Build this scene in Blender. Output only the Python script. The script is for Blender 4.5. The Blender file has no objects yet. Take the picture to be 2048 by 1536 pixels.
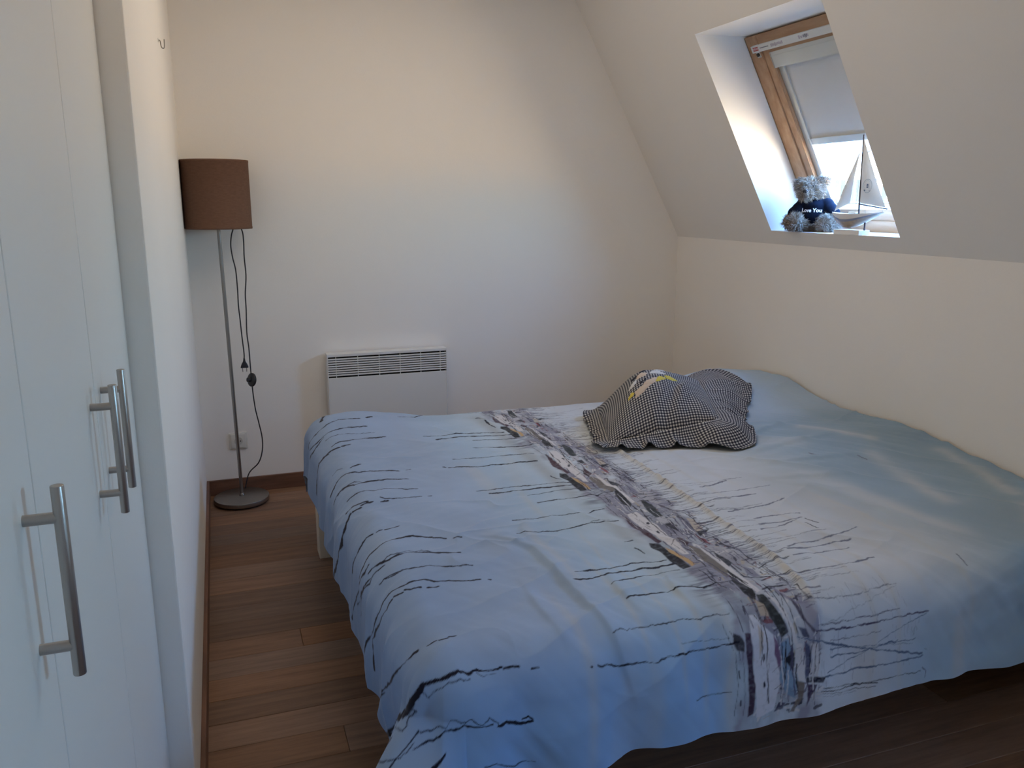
import bpy, bmesh, math, random
import numpy as np
from mathutils import Vector, Matrix
from mathutils.bvhtree import BVHTree

random.seed(7)
rng = np.random.default_rng(7)
sc = bpy.context.scene
COL = sc.collection
PI = math.pi

# ------------------------------------------------------------------ camera
cam = bpy.data.objects.new('camera', bpy.data.cameras.new('camera'))
COL.objects.link(cam)
cam.location = (0, 0, 1.36)
cam.rotation_mode = 'XYZ'
cam.rotation_euler = (math.radians(90 - 12.469), math.radians(0.0146), math.radians(-19.383))
cam.data.sensor_width = 36.0
cam.data.lens = 1659.4 / 2048 * 36.0
cam.data.clip_start = 0.02
cam.data.clip_end = 300
sc.camera = cam

# ------------------------------------------------------------------ world, sun, exposure
sc.view_settings.view_transform = 'Standard'
sc.view_settings.look = 'None'
sc.view_settings.gamma = 1
sc.view_settings.use_curve_mapping = False
sc.view_settings.exposure = 1.5
sc.cycles.max_bounces = 10
sc.cycles.diffuse_bounces = 8
sc.cycles.transparent_max_bounces = 12
sc.cycles.sample_clamp_indirect = 6

world = bpy.data.worlds.new('sky')
sc.world = world
world.use_nodes = True
wn = world.node_tree
wn.nodes.clear()
w_tc = wn.nodes.new('ShaderNodeTexCoord')
w_sep = wn.nodes.new('ShaderNodeSeparateXYZ')
w_map = wn.nodes.new('ShaderNodeMapRange')
w_map.inputs[1].default_value = -1
w_map.inputs[2].default_value = 1
w_ramp = wn.nodes.new('ShaderNodeValToRGB')
w_bg = wn.nodes.new('ShaderNodeBackground')
w_out = wn.nodes.new('ShaderNodeOutputWorld')
cr = w_ramp.color_ramp
cr.elements[0].position = 0.0
cr.elements[0].color = (1.50, 1.07, 0.68, 1)      # sunlit ground and roofs below the horizon
cr.elements[1].position = 1.0
cr.elements[1].color = (0.16, 0.36, 0.85, 1)
for pos, c in ((0.492, (1.5, 1.2, 0.95, 1)), (0.508, (0.92, 1.0, 1.08, 1)), (0.55, (0.50, 0.90, 1.28, 1)), (0.70, (0.28, 0.62, 1.35, 1))):
    e = cr.elements.new(pos)
    e.color = c
w_bg.inputs['Strength'].default_value = 14.8
wn.links.new(w_tc.outputs['Generated'], w_sep.inputs[0])
wn.links.new(w_sep.outputs['Z'], w_map.inputs[0])
wn.links.new(w_map.outputs[0], w_ramp.inputs[0])
wn.links.new(w_ramp.outputs[0], w_bg.inputs['Color'])
wn.links.new(w_bg.outputs[0], w_out.inputs[0])

sun = bpy.data.objects.new('sun', bpy.data.lights.new('sun', 'SUN'))
COL.objects.link(sun)
sun.data.energy = 12.0
sun.data.color = (1.0, 0.94, 0.85)
sun.data.angle = math.radians(0.5)
sun.rotation_euler = Vector((0.72, 0.25, -0.62)).to_track_quat('-Z', 'Y').to_euler()

# roof slope frame: origin on the knee-wall top, T up the slope, N outwards
XK, ZK = 2.347, 1.171
T = Vector((-0.6224, 0, 1.138)).normalized()
N = Vector((T.z, 0, -T.x))


def SL(s, y, w):
    p = Vector((XK, 0, ZK)) + T * s + N * w
    return Vector((p.x, y, p.z))


DY2 = -3.2         # the second, identical roof window sits behind the photographer
_x = Vector((0, 1, 0))
for dy in (0.0, DY2):
    portal = bpy.data.objects.new('window_daylight', bpy.data.lights.new('window_daylight', 'AREA'))
    COL.objects.link(portal)
    portal.data.shape = 'RECTANGLE'
    portal.data.size = 0.56
    portal.data.size_y = 0.36
    portal.data.cycles.is_portal = True
    _c = SL(0.205, 2.757 + dy, 0.275)
    portal.matrix_world = Matrix((( _x.x, (N.cross(_x)).x, N.x, _c.x), (_x.y, (N.cross(_x)).y, N.y, _c.y), (_x.z, (N.cross(_x)).z, N.z, _c.z), (0, 0, 0, 1)))

# added soft warm fill under the ceiling, out of view, lifting the room
fillc = bpy.data.objects.new('ceiling_fill', bpy.data.lights.new('ceiling_fill', 'AREA'))
COL.objects.link(fillc)
fillc.data.shape = 'RECTANGLE'
fillc.data.size = 1.1
fillc.data.size_y = 1.6
fillc.data.energy = 3.4
fillc.data.color = (1.0, 0.86, 0.70)
fillc.location = (0.80, 2.45, 2.44)

# ------------------------------------------------------------------ materials


def mat(name, color=(0.8, 0.8, 0.8), rough=0.6, metal=0.0, bump=0.0, bscale=200.0, var=0.0, vscale=8.0, stretch=(1, 1, 1), spec=0.5, coord='Object', sheen=0.0, color2=None):
    m = bpy.data.materials.new(name)
    m.use_nodes = True
    nt = m.node_tree
    b = nt.nodes['Principled BSDF']
    b.inputs['Base Color'].default_value = (*color, 1)
    b.inputs['Roughness'].default_value = rough
    b.inputs['Metallic'].default_value = metal
    b.inputs['Specular IOR Level'].default_value = spec
    if sheen:
        b.inputs['Sheen Weight'].default_value = sheen
    tc = nt.nodes.new('ShaderNodeTexCoord')
    mp = nt.nodes.new('ShaderNodeMapping')
    mp.inputs['Scale'].default_value = stretch
    nt.links.new(tc.outputs[coord], mp.inputs[0])
    if var or color2:
        nz = nt.nodes.new('ShaderNodeTexNoise')
        nz.inputs['Scale'].default_value = vscale
        nz.inputs['Detail'].default_value = 5
        nt.links.new(mp.outputs[0], nz.inputs['Vector'])
        rp = nt.nodes.new('ShaderNodeValToRGB')
        c2 = color2 or tuple(c * (1 + var) for c in color)
        c1 = color if color2 else tuple(c * (1 - var) for c in color)
        rp.color_ramp.elements[0].position = 0.3
        rp.color_ramp.elements[1].position = 0.7
        rp.color_ramp.elements[0].color = (*c1, 1)
        rp.color_ramp.elements[1].color = (*c2, 1)
        nt.links.new(nz.outputs['Fac'], rp.inputs[0])
        nt.links.new(rp.outputs[0], b.inputs['Base Color'])
    if bump:
        nb = nt.nodes.new('ShaderNodeTexNoise')
        nb.inputs['Scale'].default_value = bscale
        nb.inputs['Detail'].default_value = 3
        nt.links.new(mp.outputs[0], nb.inputs['Vector'])
        bp = nt.nodes.new('ShaderNodeBump')
        bp.inputs['Strength'].default_value = bump
        bp.inputs['Distance'].default_value = 0.002
        nt.links.new(nb.outputs['Fac'], bp.inputs['Height'])
        nt.links.new(bp.outputs[0], b.inputs['Normal'])
    return m


M_wall = mat('wall_paint', (0.86, 0.82, 0.765), 0.85, bump=0.12, bscale=180, var=0.012, vscale=1.5, spec=0.2)
M_ceil = mat('ceiling_paint', (0.87, 0.84, 0.79), 0.9, bump=0.1, bscale=180, spec=0.2)
M_lining = mat('lining_paint', (0.84, 0.83, 0.80), 0.7, bump=0.06, bscale=160, spec=0.3)
M_door = mat('white_lacquer', (0.76, 0.76, 0.73), 0.38, bump=0.03, bscale=60, spec=0.4)
M_steel = mat('brushed_steel', (0.33, 0.31, 0.285), 0.34, metal=0.95, bump=0.15, bscale=90, stretch=(8, 8, 0.6))
M_steel2 = mat('satin_nickel', (0.44, 0.405, 0.375), 0.34, metal=0.95, bump=0.1, bscale=120, stretch=(6, 6, 0.5))
M_shade = mat('brown_shade_fabric', (0.17, 0.093, 0.062), 0.9, bump=0.5, bscale=500, var=0.10, vscale=60, stretch=(1, 1, 3), spec=0.1)
M_shadein = mat('shade_lining', (0.55, 0.48, 0.40), 0.8)
M_cord = mat('black_cord', (0.016, 0.015, 0.022), 0.5, bump=0.05)
M_plastic = mat('black_plastic', (0.02, 0.02, 0.024), 0.45, bump=0.05)
M_radi = mat('white_enamel', (0.74, 0.735, 0.71), 0.42, bump=0.03, bscale=90)
M_dark = mat('dark_cavity', (0.03, 0.03, 0.03), 0.9, bump=0.05)
M_outlet = mat('ivory_plastic', (0.70, 0.67, 0.60), 0.4, bump=0.02)
M_outlet2 = mat('socket_well', (0.55, 0.52, 0.46), 0.5, bump=0.02)
M_base = mat('brown_skirting', (0.16, 0.075, 0.045), 0.5, bump=0.25, bscale=40, var=0.25, vscale=6, stretch=(1, 1, 10), color2=None)
M_pine = mat('lacquered_pine', (0.40, 0.225, 0.12), 0.55, bump=0.15, bscale=60, stretch=(9, 9, 1.2), vscale=5, color2=(0.52, 0.325, 0.19))
M_pine_h = mat('lacquered_pine_rail', (0.40, 0.225, 0.12), 0.55, bump=0.15, bscale=60, stretch=(9, 1.2, 9), vscale=5, color2=(0.52, 0.325, 0.19))
M_alu = mat('pale_aluminium', (0.60, 0.62, 0.60), 0.4, metal=0.3, bump=0.02)
M_blind = mat('blind_cloth', (0.62, 0.62, 0.61), 0.85, bump=0.2, bscale=700, spec=0.15)
M_label = mat('white_label', (0.74, 0.74, 0.70), 0.45, bump=0.02)
M_red = mat('red_print', (0.50, 0.10, 0.09), 0.5, bump=0.02)
M_grey_print = mat('grey_print', (0.25, 0.25, 0.27), 0.5, bump=0.02)
M_print_pink = mat('pale_print', (0.52, 0.46, 0.50), 0.5, bump=0.02)
M_white_print = mat('white_print', (0.85, 0.85, 0.85), 0.5, bump=0.02)
M_cream = mat('cream_bed_panel', (0.72, 0.67, 0.56), 0.5, bump=0.05, bscale=80)
M_matt = mat('mattress_ticking', (0.70, 0.69, 0.66), 0.85, bump=0.3, bscale=300)
M_hull_w = mat('hull_white', (0.74, 0.72, 0.70), 0.5, bump=0.05)
M_hull_b = mat('hull_slate_stripe', (0.22, 0.25, 0.33), 0.5, bump=0.05)
M_hull_t = mat('hull_driftwood', (0.42, 0.33, 0.25), 0.6, bump=0.2, bscale=80, var=0.2, vscale=40)
M_mast = mat('dark_spar', (0.05, 0.045, 0.06), 0.5, bump=0.05)
M_navy = mat('navy_jersey', (0.006, 0.009, 0.020), 0.95, bump=0.4, bscale=500, spec=0.1)
M_under = mat('bear_pile_backing', (0.20, 0.165, 0.13), 0.95, bump=0.3)
M_nose = mat('black_nose', (0.012, 0.011, 0.012), 0.4, bump=0.05)

# sail: thin cloth that lets light through
M_sail = mat('sail_cloth', (0.80, 0.80, 0.78), 0.8, bump=0.1, bscale=400)
nt = M_sail.node_tree
_pb = nt.nodes['Principled BSDF']
_tr = nt.nodes.new('ShaderNodeBsdfTranslucent')
_tr.inputs['Color'].default_value = (0.85, 0.85, 0.83, 1)
_mx = nt.nodes.new('ShaderNodeMixShader')
_mx.inputs[0].default_value = 0.045
nt.links.new(_pb.outputs[0], _mx.inputs[1])
nt.links.new(_tr.outputs[0], _mx.inputs[2])
nt.links.new(_mx.outputs[0], nt.nodes['Material Output'].inputs['Surface'])

# window glass: clear pane with a fresnel reflection
M_glass = bpy.data.materials.new('window_glass')
M_glass.use_nodes = True
nt = M_glass.node_tree
nt.nodes.clear()
_t = nt.nodes.new('ShaderNodeBsdfTransparent')
_t.inputs['Color'].default_value = (0.94, 0.97, 0.96, 1)
_g = nt.nodes.new('ShaderNodeBsdfGlossy')
_g.inputs['Roughness'].default_value = 0.02
_lw = nt.nodes.new('ShaderNodeLayerWeight')
_pw = nt.nodes.new('ShaderNodeMath')
_pw.operation = 'POWER'
_pw.inputs[1].default_value = 5.0
nt.links.new(_lw.outputs['Facing'], _pw.inputs[0])
_f = nt.nodes.new('ShaderNodeMapRange')
_f.inputs[3].default_value = 0.03
_f.inputs[4].default_value = 0.6
nt.links.new(_pw.outputs[0], _f.inputs[0])
_m = nt.nodes.new('ShaderNodeMixShader')
_o = nt.nodes.new('ShaderNodeOutputMaterial')
nt.links.new(_f.outputs[0], _m.inputs[0])
nt.links.new(_t.outputs[0], _m.inputs[1])
nt.links.new(_g.outputs[0], _m.inputs[2])
nt.links.new(_m.outputs[0], _o.inputs['Surface'])

# floor planks: grain along x, tone by object
M_plank = bpy.data.materials.new('oiled_wood_plank')
M_plank.use_nodes = True
nt = M_plank.node_tree
_b = nt.nodes['Principled BSDF']
_b.inputs['Roughness'].default_value = 0.5
_b.inputs['Specular IOR Level'].default_value = 0.35
_tc = nt.nodes.new('ShaderNodeTexCoord')
_oi = nt.nodes.new('ShaderNodeObjectInfo')
_cmb = nt.nodes.new('ShaderNodeVectorMath')
_cmb.operation = 'ADD'
_sc = nt.nodes.new('ShaderNodeVectorMath')
_sc.operation = 'SCALE'
nt.links.new(_oi.outputs['Location'], _sc.inputs[0])
_sc.inputs['Scale'].default_value = 3.7
nt.links.new(_tc.outputs['Object'], _cmb.inputs[0])
nt.links.new(_sc.outputs[0], _cmb.inputs[1])
_mp = nt.nodes.new('ShaderNodeMapping')
_mp.inputs['Scale'].default_value = (1.3, 16, 16)
nt.links.new(_cmb.outputs[0], _mp.inputs[0])
_nz = nt.nodes.new('ShaderNodeTexNoise')
_nz.inputs['Scale'].default_value = 3.0
_nz.inputs['Detail'].default_value = 8
_nz.inputs['Roughness'].default_value = 0.65
nt.links.new(_mp.outputs[0], _nz.inputs['Vector'])
_rp = nt.nodes.new('ShaderNodeValToRGB')
_rp.color_ramp.elements[0].position = 0.28
_rp.color_ramp.elements[0].color = (0.145, 0.078, 0.046, 1)
_rp.color_ramp.elements[1].position = 0.75
_rp.color_ramp.elements[1].color = (0.275, 0.158, 0.096, 1)
nt.links.new(_nz.outputs['Fac'], _rp.inputs[0])
_hs = nt.nodes.new('ShaderNodeHueSaturation')
_mr = nt.nodes.new('ShaderNodeMapRange')
_mr.inputs[3].default_value = 0.72
_mr.inputs[4].default_value = 1.28
nt.links.new(_oi.outputs['Random'], _mr.inputs[0])
nt.links.new(_mr.outputs[0], _hs.inputs['Value'])
_mr2 = nt.nodes.new('ShaderNodeMapRange')
_mr2.inputs[3].default_value = 0.80
_mr2.inputs[4].default_value = 1.15
_ml = nt.nodes.new('ShaderNodeMath')
_ml.operation = 'MULTIPLY'
_ml.inputs[1].default_value = 7.31
_fr = nt.nodes.new('ShaderNodeMath')
_fr.operation = 'FRACT'
nt.links.new(_oi.outputs['Random'], _ml.inputs[0])
nt.links.new(_ml.outputs[0], _fr.inputs[0])
nt.links.new(_fr.outputs[0], _mr2.inputs[0])
nt.links.new(_mr2.outputs[0], _hs.inputs['Saturation'])
nt.links.new(_rp.outputs[0], _hs.inputs['Color'])
nt.links.new(_hs.outputs[0], _b.inputs['Base Color'])
_bp = nt.nodes.new('ShaderNodeBump')
_bp.inputs['Strength'].default_value = 0.15
_bp.inputs['Distance'].default_value = 0.001
nt.links.new(_nz.outputs['Fac'], _bp.inputs['Height'])
nt.links.new(_bp.outputs[0], _b.inputs['Normal'])


def attr_mat(name, attr, rough=0.9, sheen=0.0, bump=0.0, bscale=900.0, spec=0.15):
    m = bpy.data.materials.new(name)
    m.use_nodes = True
    nt = m.node_tree
    b = nt.nodes['Principled BSDF']
    b.inputs['Roughness'].default_value = rough
    b.inputs['Specular IOR Level'].default_value = spec
    if sheen:
        b.inputs['Sheen Weight'].default_value = sheen
    a = nt.nodes.new('ShaderNodeAttribute')
    a.attribute_name = attr
    nt.links.new(a.outputs['Color'], b.inputs['Base Color'])
    if bump:
        tc = nt.nodes.new('ShaderNodeTexCoord')
        nb = nt.nodes.new('ShaderNodeTexNoise')
        nb.inputs['Scale'].default_value = bscale
        nb.inputs['Detail'].default_value = 2
        nt.links.new(tc.outputs['Object'], nb.inputs['Vector'])
        bp = nt.nodes.new('ShaderNodeBump')
        bp.inputs['Strength'].default_value = bump
        bp.inputs['Distance'].default_value = 0.001
        nt.links.new(nb.outputs['Fac'], bp.inputs['Height'])
        nt.links.new(bp.outputs[0], b.inputs['Normal'])
    return m


# ------------------------------------------------------------------ helpers


def root_loc(o):
    while o.parent:
        o = o.parent
    return o.location.copy()


def tag(o, label=None, cat=None, group=None, kind=None):
    if label:
        o['label'] = label
    if cat:
        o['category'] = cat
    if group:
        o['group'] = group
    if kind:
        o['kind'] = kind
    return o


def thing(name, loc, label, cat, group=None):
    o = bpy.data.objects.new(name, None)
    o.empty_display_size = 0.05
    COL.objects.link(o)
    o.location = loc
    return tag(o, label, cat, group)


def obj(name, bm, material, parent=None, smooth=False, kind=None, label=None):
    """link a bmesh given in world coordinates as one mesh object"""
    if parent is not None:
        off = root_loc(parent)
        bmesh.ops.translate(bm, verts=bm.verts, vec=-off)
    me = bpy.data.meshes.new(name)
    bmesh.ops.recalc_face_normals(bm, faces=bm.faces)
    bm.to_mesh(me)
    bm.free()
    if smooth:
        me.shade_smooth()
        try:
            me.set_sharp_from_angle(angle=math.radians(40))
        except Exception:
            pass
    me.materials.append(material)
    o = bpy.data.objects.new(name, me)
    COL.objects.link(o)
    if parent is not None:
        o.parent = parent
    if kind:
        o['kind'] = kind
    if label:
        o['label'] = label
    return o


def box(bm, lo, hi, bev=0.0, segs=2):
    lo, hi = Vector(lo), Vector(hi)
    r = bmesh.ops.create_cube(bm, size=1.0)
    vs = r['verts']
    c = (lo + hi) / 2
    d = hi - lo
    for v in vs:
        v.co = Vector((v.co.x * d.x, v.co.y * d.y, v.co.z * d.z)) + c
    if bev:
        es = list({e for v in vs for e in v.link_edges})
        bmesh.ops.bevel(bm, geom=es, offset=bev, segments=segs, profile=0.5, affect='EDGES')
    return bm


def sbox(bm, s0, s1, y0, y1, w0, w1, bev=0.0):
    """box in roof-slope coordinates"""
    r = bmesh.ops.create_cube(bm, size=1.0)
    vs = r['verts']
    for v in vs:
        v.co = SL((s0 + s1) / 2 + v.co.x * (s1 - s0), (y0 + y1) / 2 + v.co.y * (y1 - y0), (w0 + w1) / 2 + v.co.z * (w1 - w0))
    if bev:
        es = list({e for v in vs for e in v.link_edges})
        bmesh.ops.bevel(bm, geom=es, offset=bev, segments=2, profile=0.5, affect='EDGES')
    return bm


def quad(bm, *pts):
    bm.faces.new([bm.verts.new(p) for p in pts])
    return bm


def cyl(bm, p0, p1, r0, r1=None, seg=24, caps=True, bev=0.0):
    p0, p1 = Vector(p0), Vector(p1)
    r1 = r0 if r1 is None else r1
    d = (p1 - p0)
    q = d.to_track_quat('Z', 'Y').to_matrix()
    rings = []
    prof = [(0, r0), (1, r1)]
    L = d.length
    if bev:
        prof = [(0, r0 - bev), (bev * 0.3 / L, r0 - bev * 0.3), (bev / L, r0), (1 - bev / L, r1), (1 - bev * 0.3 / L, r1 - bev * 0.3), (1, r1 - bev)]
    for t, r in prof:
        rings.append([bm.verts.new(p0 + d * t + q @ Vector((r * math.cos(2 * PI * k / seg), r * math.sin(2 * PI * k / seg), 0))) for k in range(seg)])
    for a, b in zip(rings, rings[1:]):
        for k in range(seg):
            bm.faces.new((a[k], a[(k + 1) % seg], b[(k + 1) % seg], b[k]))
    if caps:
        bm.faces.new(rings[0][::-1])
        bm.faces.new(rings[-1])
    return bm


def lathe(bm, c, prof, seg=48):
    """prof: list of (radius, z) around a vertical axis at c"""
    rings = []
    for r, z in prof:
        if r < 1e-6:
            rings.append([bm.verts.new((c[0], c[1], c[2] + z))])
        else:
            rings.append([bm.verts.new((c[0] + r * math.cos(2 * PI * k / seg), c[1] + r * math.sin(2 * PI * k / seg), c[2] + z)) for k in range(seg)])
    for a, b in zip(rings, rings[1:]):
        for k in range(seg):
            k2 = (k + 1) % seg
            if len(a) == 1 and len(b) > 1:
                bm.faces.new((a[0], b[k2], b[k]))
            elif len(b) == 1 and len(a) > 1:
                bm.faces.new((a[k], a[k2], b[0]))
            elif len(a) > 1:
                bm.faces.new((a[k], a[k2], b[k2], b[k]))
    return bm


def spline(pts, n=8):
    """Catmull-Rom through pts"""
    P = [Vector(p) for p in pts]
    P = [2 * P[0] - P[1]] + P + [2 * P[-1] - P[-2]]
    out = []
    for i in range(1, len(P) - 2):
        for k in range(n):
            t = k / n
            out.append(0.5 * ((2 * P[i]) + (-P[i - 1] + P[i + 1]) * t + (2 * P[i - 1] - 5 * P[i] + 4 * P[i + 1] - P[i + 2]) * t * t + (-P[i - 1] + 3 * P[i] - 3 * P[i + 1] + P[i + 2]) * t ** 3))
    out.append(P[-2])
    return out


def tube(bm, pts, r, seg=10):
    pts = [Vector(p) for p in pts]
    rings = []
    up = Vector((0.31, 0.95, 0.07)).normalized()
    for i, p in enumerate(pts):
        d = (pts[min(i + 1, len(pts) - 1)] - pts[max(i - 1, 0)]).normalized()
        a = d.cross(up)
        if a.length < 1e-4:
            a = d.cross(Vector((1, 0, 0)))
        a.normalize()
        b = d.cross(a).normalized()
        rr = r(i / (len(pts) - 1)) if callable(r) else r
        rings.append([bm.verts.new(p + a * rr * math.cos(2 * PI * k / seg) + b * rr * math.sin(2 * PI * k / seg)) for k in range(seg)])
    for a, b in zip(rings, rings[1:]):
        for k in range(seg):
            bm.faces.new((a[k], a[(k + 1) % seg], b[(k + 1) % seg], b[k]))
    bm.faces.new(rings[0][::-1])
    bm.faces.new(rings[-1])
    return bm


def new():
    return bmesh.new()


def mesh_np(name, verts, faces, material, parent=None, smooth=True):
    """verts (n,3) world coords, faces (m,4) quads, by foreach_set"""
    if parent is not None:
        verts = verts - np.array(root_loc(parent))
    me = bpy.data.meshes.new(name)
    me.vertices.add(len(verts))
    me.vertices.foreach_set('co', np.ascontiguousarray(verts, np.float32).ravel())
    k = faces.shape[1]
    me.loops.add(faces.size)
    me.loops.foreach_set('vertex_index', faces.ravel().astype(np.int32))
    me.polygons.add(len(faces))
    me.polygons.foreach_set('loop_start', np.arange(0, faces.size, k, dtype=np.int32))
    me.update(calc_edges=True)
    me.validate()
    if smooth:
        me.shade_smooth()
    me.materials.append(material)
    o = bpy.data.objects.new(name, me)
    COL.objects.link(o)
    if parent is not None:
        o.parent = parent
    return o


def grid_faces(nu, nv):
    i = np.arange(nu * nv).reshape(nu, nv)
    return np.stack([i[:-1, :-1].ravel(), i[1:, :-1].ravel(), i[1:, 1:].ravel(), i[:-1, 1:].ravel()], 1)


def hash2(ix, iy, seed):
    h = (ix.astype(np.int64) * 374761393 + iy.astype(np.int64) * 668265263 + seed * 1274126177) & 0xFFFFFFFF
    h = ((h ^ (h >> 13)) * 1274126177) & 0xFFFFFFFF
    h = h ^ (h >> 16)
    return (h & 0xFFFF) / 65535.0


def vnoise(x, y, seed=0):
    ix, iy = np.floor(x), np.floor(y)
    fx, fy = x - ix, y - iy
    ix, iy = ix.astype(np.int64), iy.astype(np.int64)
    fx = fx * fx * fx * (fx * (fx * 6 - 15) + 10)
    fy = fy * fy * fy * (fy * (fy * 6 - 15) + 10)
    a, b = hash2(ix, iy, seed), hash2(ix + 1, iy, seed)
    c, d = hash2(ix, iy + 1, seed), hash2(ix + 1, iy + 1, seed)
    return (a + (b - a) * fx) * (1 - fy) + (c + (d - c) * fx) * fy


def fbm(x, y, seed=0, oct=4):
    s, a, t = 0, 1.0, 0
    for k in range(oct):
        s = s + a * (vnoise(x * 2 ** k, y * 2 ** k, seed + k * 17) - 0.5)
        t += a
        a *= 0.5
    return s / t * 2


# ------------------------------------------------------------------ room shell
XL, YB, XD, YJ = -0.123, 3.98, -0.170, 1.68     # left wall, back wall, wardrobe front, wardrobe recess jamb
YN, ZC = -1.9, 2.45
XC = XK - (ZC - ZK) * 0.6224 / 1.138


def struct(name, bm, m, parent=None, smooth=False):
    o = obj(name, bm, m, parent, smooth)
    if parent is None:
        o['kind'] = 'structure'
    return o


bm = new()
box(bm, (XL - 0.9, YN - 0.1, -0.12), (XK + 0.1, YB + 0.1, -0.014))
floor = struct('floor', bm, M_dark)

# planks run along x, 11.25 cm wide, staggered
PW = 0.1125
row0 = 3.98 - 0.0
plank_meshes = {}


def plank_mesh(L):
    L = round(L, 2)
    if L not in plank_meshes:
        b = new()
        box(b, (-L / 2 + 0.0004, -PW / 2 + 0.0005, -0.014), (L / 2 - 0.0004, PW / 2 - 0.0005, 0.0), bev=0.0012, segs=1)
        me = bpy.data.meshes.new('plank')
        b.to_mesh(me)
        b.free()
        me.materials.append(M_plank)
        plank_meshes[L] = me
    return plank_meshes[L]


y_edges = 3.451 + 0.1125 * 4.7
yc = 3.343 + PW / 2 + PW * 5
rowi = 0
prng = random.Random(5)
x_start, x_end = XL, XK
while yc > YN + PW:
    if yc + PW / 2 <= YB + 0.05:
        x = x_start - prng.choice([0.0, 0.3, 0.55, 0.85, 0.18])
        if abs(yc - 2.50) < PW / 2:
            x = x_start
            firstL = 0.285 + 0.008
        else:
            firstL = None
        while x < x_end:
            L = prng.choice([1.2, 1.4, 1.6, 0.9])
            if firstL:
                L = 0.29
                firstL = None
            if x_end - (x + L) < 0.12:
                L = x_end - x
            if x + L - x_start < 0.12:
                L = x_start + 0.35 - x
            a, b_ = max(x, x_start), min(x + L, x_end)
            if b_ - a > 0.01:
                o = bpy.data.objects.new('plank', plank_mesh(b_ - a))
                COL.objects.link(o)
                o.parent = floor
                o.location = ((a + b_) / 2, yc, prng.uniform(-0.0004, 0.0))
            x += L
    yc -= PW
    rowi += 1

# back wall: polygon under the slope
bm = new()
quad(bm, (XL - 0.9, YB, -0.05), (XK + 0.02, YB, -0.05), (XK + 0.02, YB, ZK), (XC + 0.02, YB, ZC + 0.02), (XL - 0.9, YB, ZC + 0.02))
struct('wall_back', bm, M_wall)
# left wall with the wardrobe recess jamb, a slightly eased arris
bm = new()
YJ2 = -1.05
pts = [(XL, YB + 0.05), (XL, YJ + 0.004), (XL - 0.0012, YJ + 0.0012), (XL - 0.004, YJ), (XL - 0.7, YJ)]
for (x0, y0), (x1, y1) in zip(pts, pts[1:]):
    quad(bm, (x0, y0, -0.05), (x1, y1, -0.05), (x1, y1, ZC + 0.05), (x0, y0, ZC + 0.05))
pts = [(XL - 0.7, YJ2), (XL, YJ2), (XL, YN - 0.05)]
for (x0, y0), (x1, y1) in zip(pts, pts[1:]):
    quad(bm, (x0, y0, -0.05), (x1, y1, -0.05), (x1, y1, ZC + 0.05), (x0, y0, ZC + 0.05))
quad(bm, (XL - 0.7, YJ2, -0.05), (XL - 0.7, YJ, -0.05), (XL - 0.7, YJ, ZC), (XL - 0.7, YJ2, ZC))
bmesh.ops.remove_doubles(bm, verts=bm.verts, dist=0.0001)
struct('wall_left', bm, M_wall)
# knee wall and near wall
bm = new()
box(bm, (XK, YN - 0.1, -0.05), (XK + 0.12, YB + 0.05, ZK))
struct('wall_right', bm, M_wall)
bm = new()
quad(bm, (XL - 0.9, YN, -0.05), (XK + 0.02, YN, -0.05), (XK + 0.02, YN, ZK), (XC + 0.02, YN, ZC + 0.02), (XL - 0.9, YN, ZC + 0.02))
struct('wall_near', bm, M_wall)
bm = new()
quad(bm, (XL - 0.9, YN - 0.05, ZC), (XC + 0.05, YN - 0.05, ZC), (XC + 0.05, YB + 0.05, ZC), (XL - 0.9, YB + 0.05, ZC))
struct('ceiling', bm, M_ceil)

# sloped wall with the window opening and its white lining
S0, S1, WY0, WY1, WD = 0.0675, 0.9625, 2.386, 3.131, 0.205
FS0, FS1 = -0.052, 0.846
bm = new()
ys = [YN - 0.05, WY0 + DY2, WY1 + DY2, WY0, WY1, YB + 0.05]
ss = [-0.0, S0, S1, (ZC - ZK) / T.z + 0.05]
for i in range(5):
    for j in range(3):
        if i in (1, 3) and j == 1:
            continue
        quad(bm, SL(ss[j], ys[i], 0), SL(ss[j], ys[i + 1], 0), SL(ss[j + 1], ys[i + 1], 0), SL(ss[j + 1], ys[i], 0))
bmesh.ops.remove_doubles(bm, verts=bm.verts, dist=0.0001)
slope = struct('wall_sloped', bm, M_wall)
for dy in (0.0, DY2):
    bm = new()
    y0, y1 = WY0 + dy, WY1 + dy
    for (a, b2) in (((S0, y0, FS0, y0), (S1, y0, FS1, y0)), ((S0, y1, FS0, y1), (S1, y1, FS1, y1)), ((S0, y0, FS0, y0), (S0, y1, FS0, y1)), ((S1, y0, FS1, y0), (S1, y1, FS1, y1))):
        quad(bm, SL(a[0], a[1], 0), SL(b2[0], b2[1], 0), SL(b2[2], b2[3], WD + 0.02), SL(a[2], a[3], WD + 0.02))
    obj('window_lining', bm, M_lining, slope)

# baseboards
bm = new()
box(bm, (XL, YB - 0.012, 0), (XK, YB, 0.0715), bev=0.002)
struct('baseboard_back', bm, M_base)
bm = new()
box(bm, (XL, YJ + 0.0, 0), (XL + 0.012, YB - 0.012, 0.0715), bev=0.002)
struct('baseboard_left', bm, M_base)
bm = new()
box(bm, (XK - 0.012, YN, 0), (XK, YB - 0.012, 0.0715), bev=0.002)
struct('baseboard_right', bm, M_base)

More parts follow.
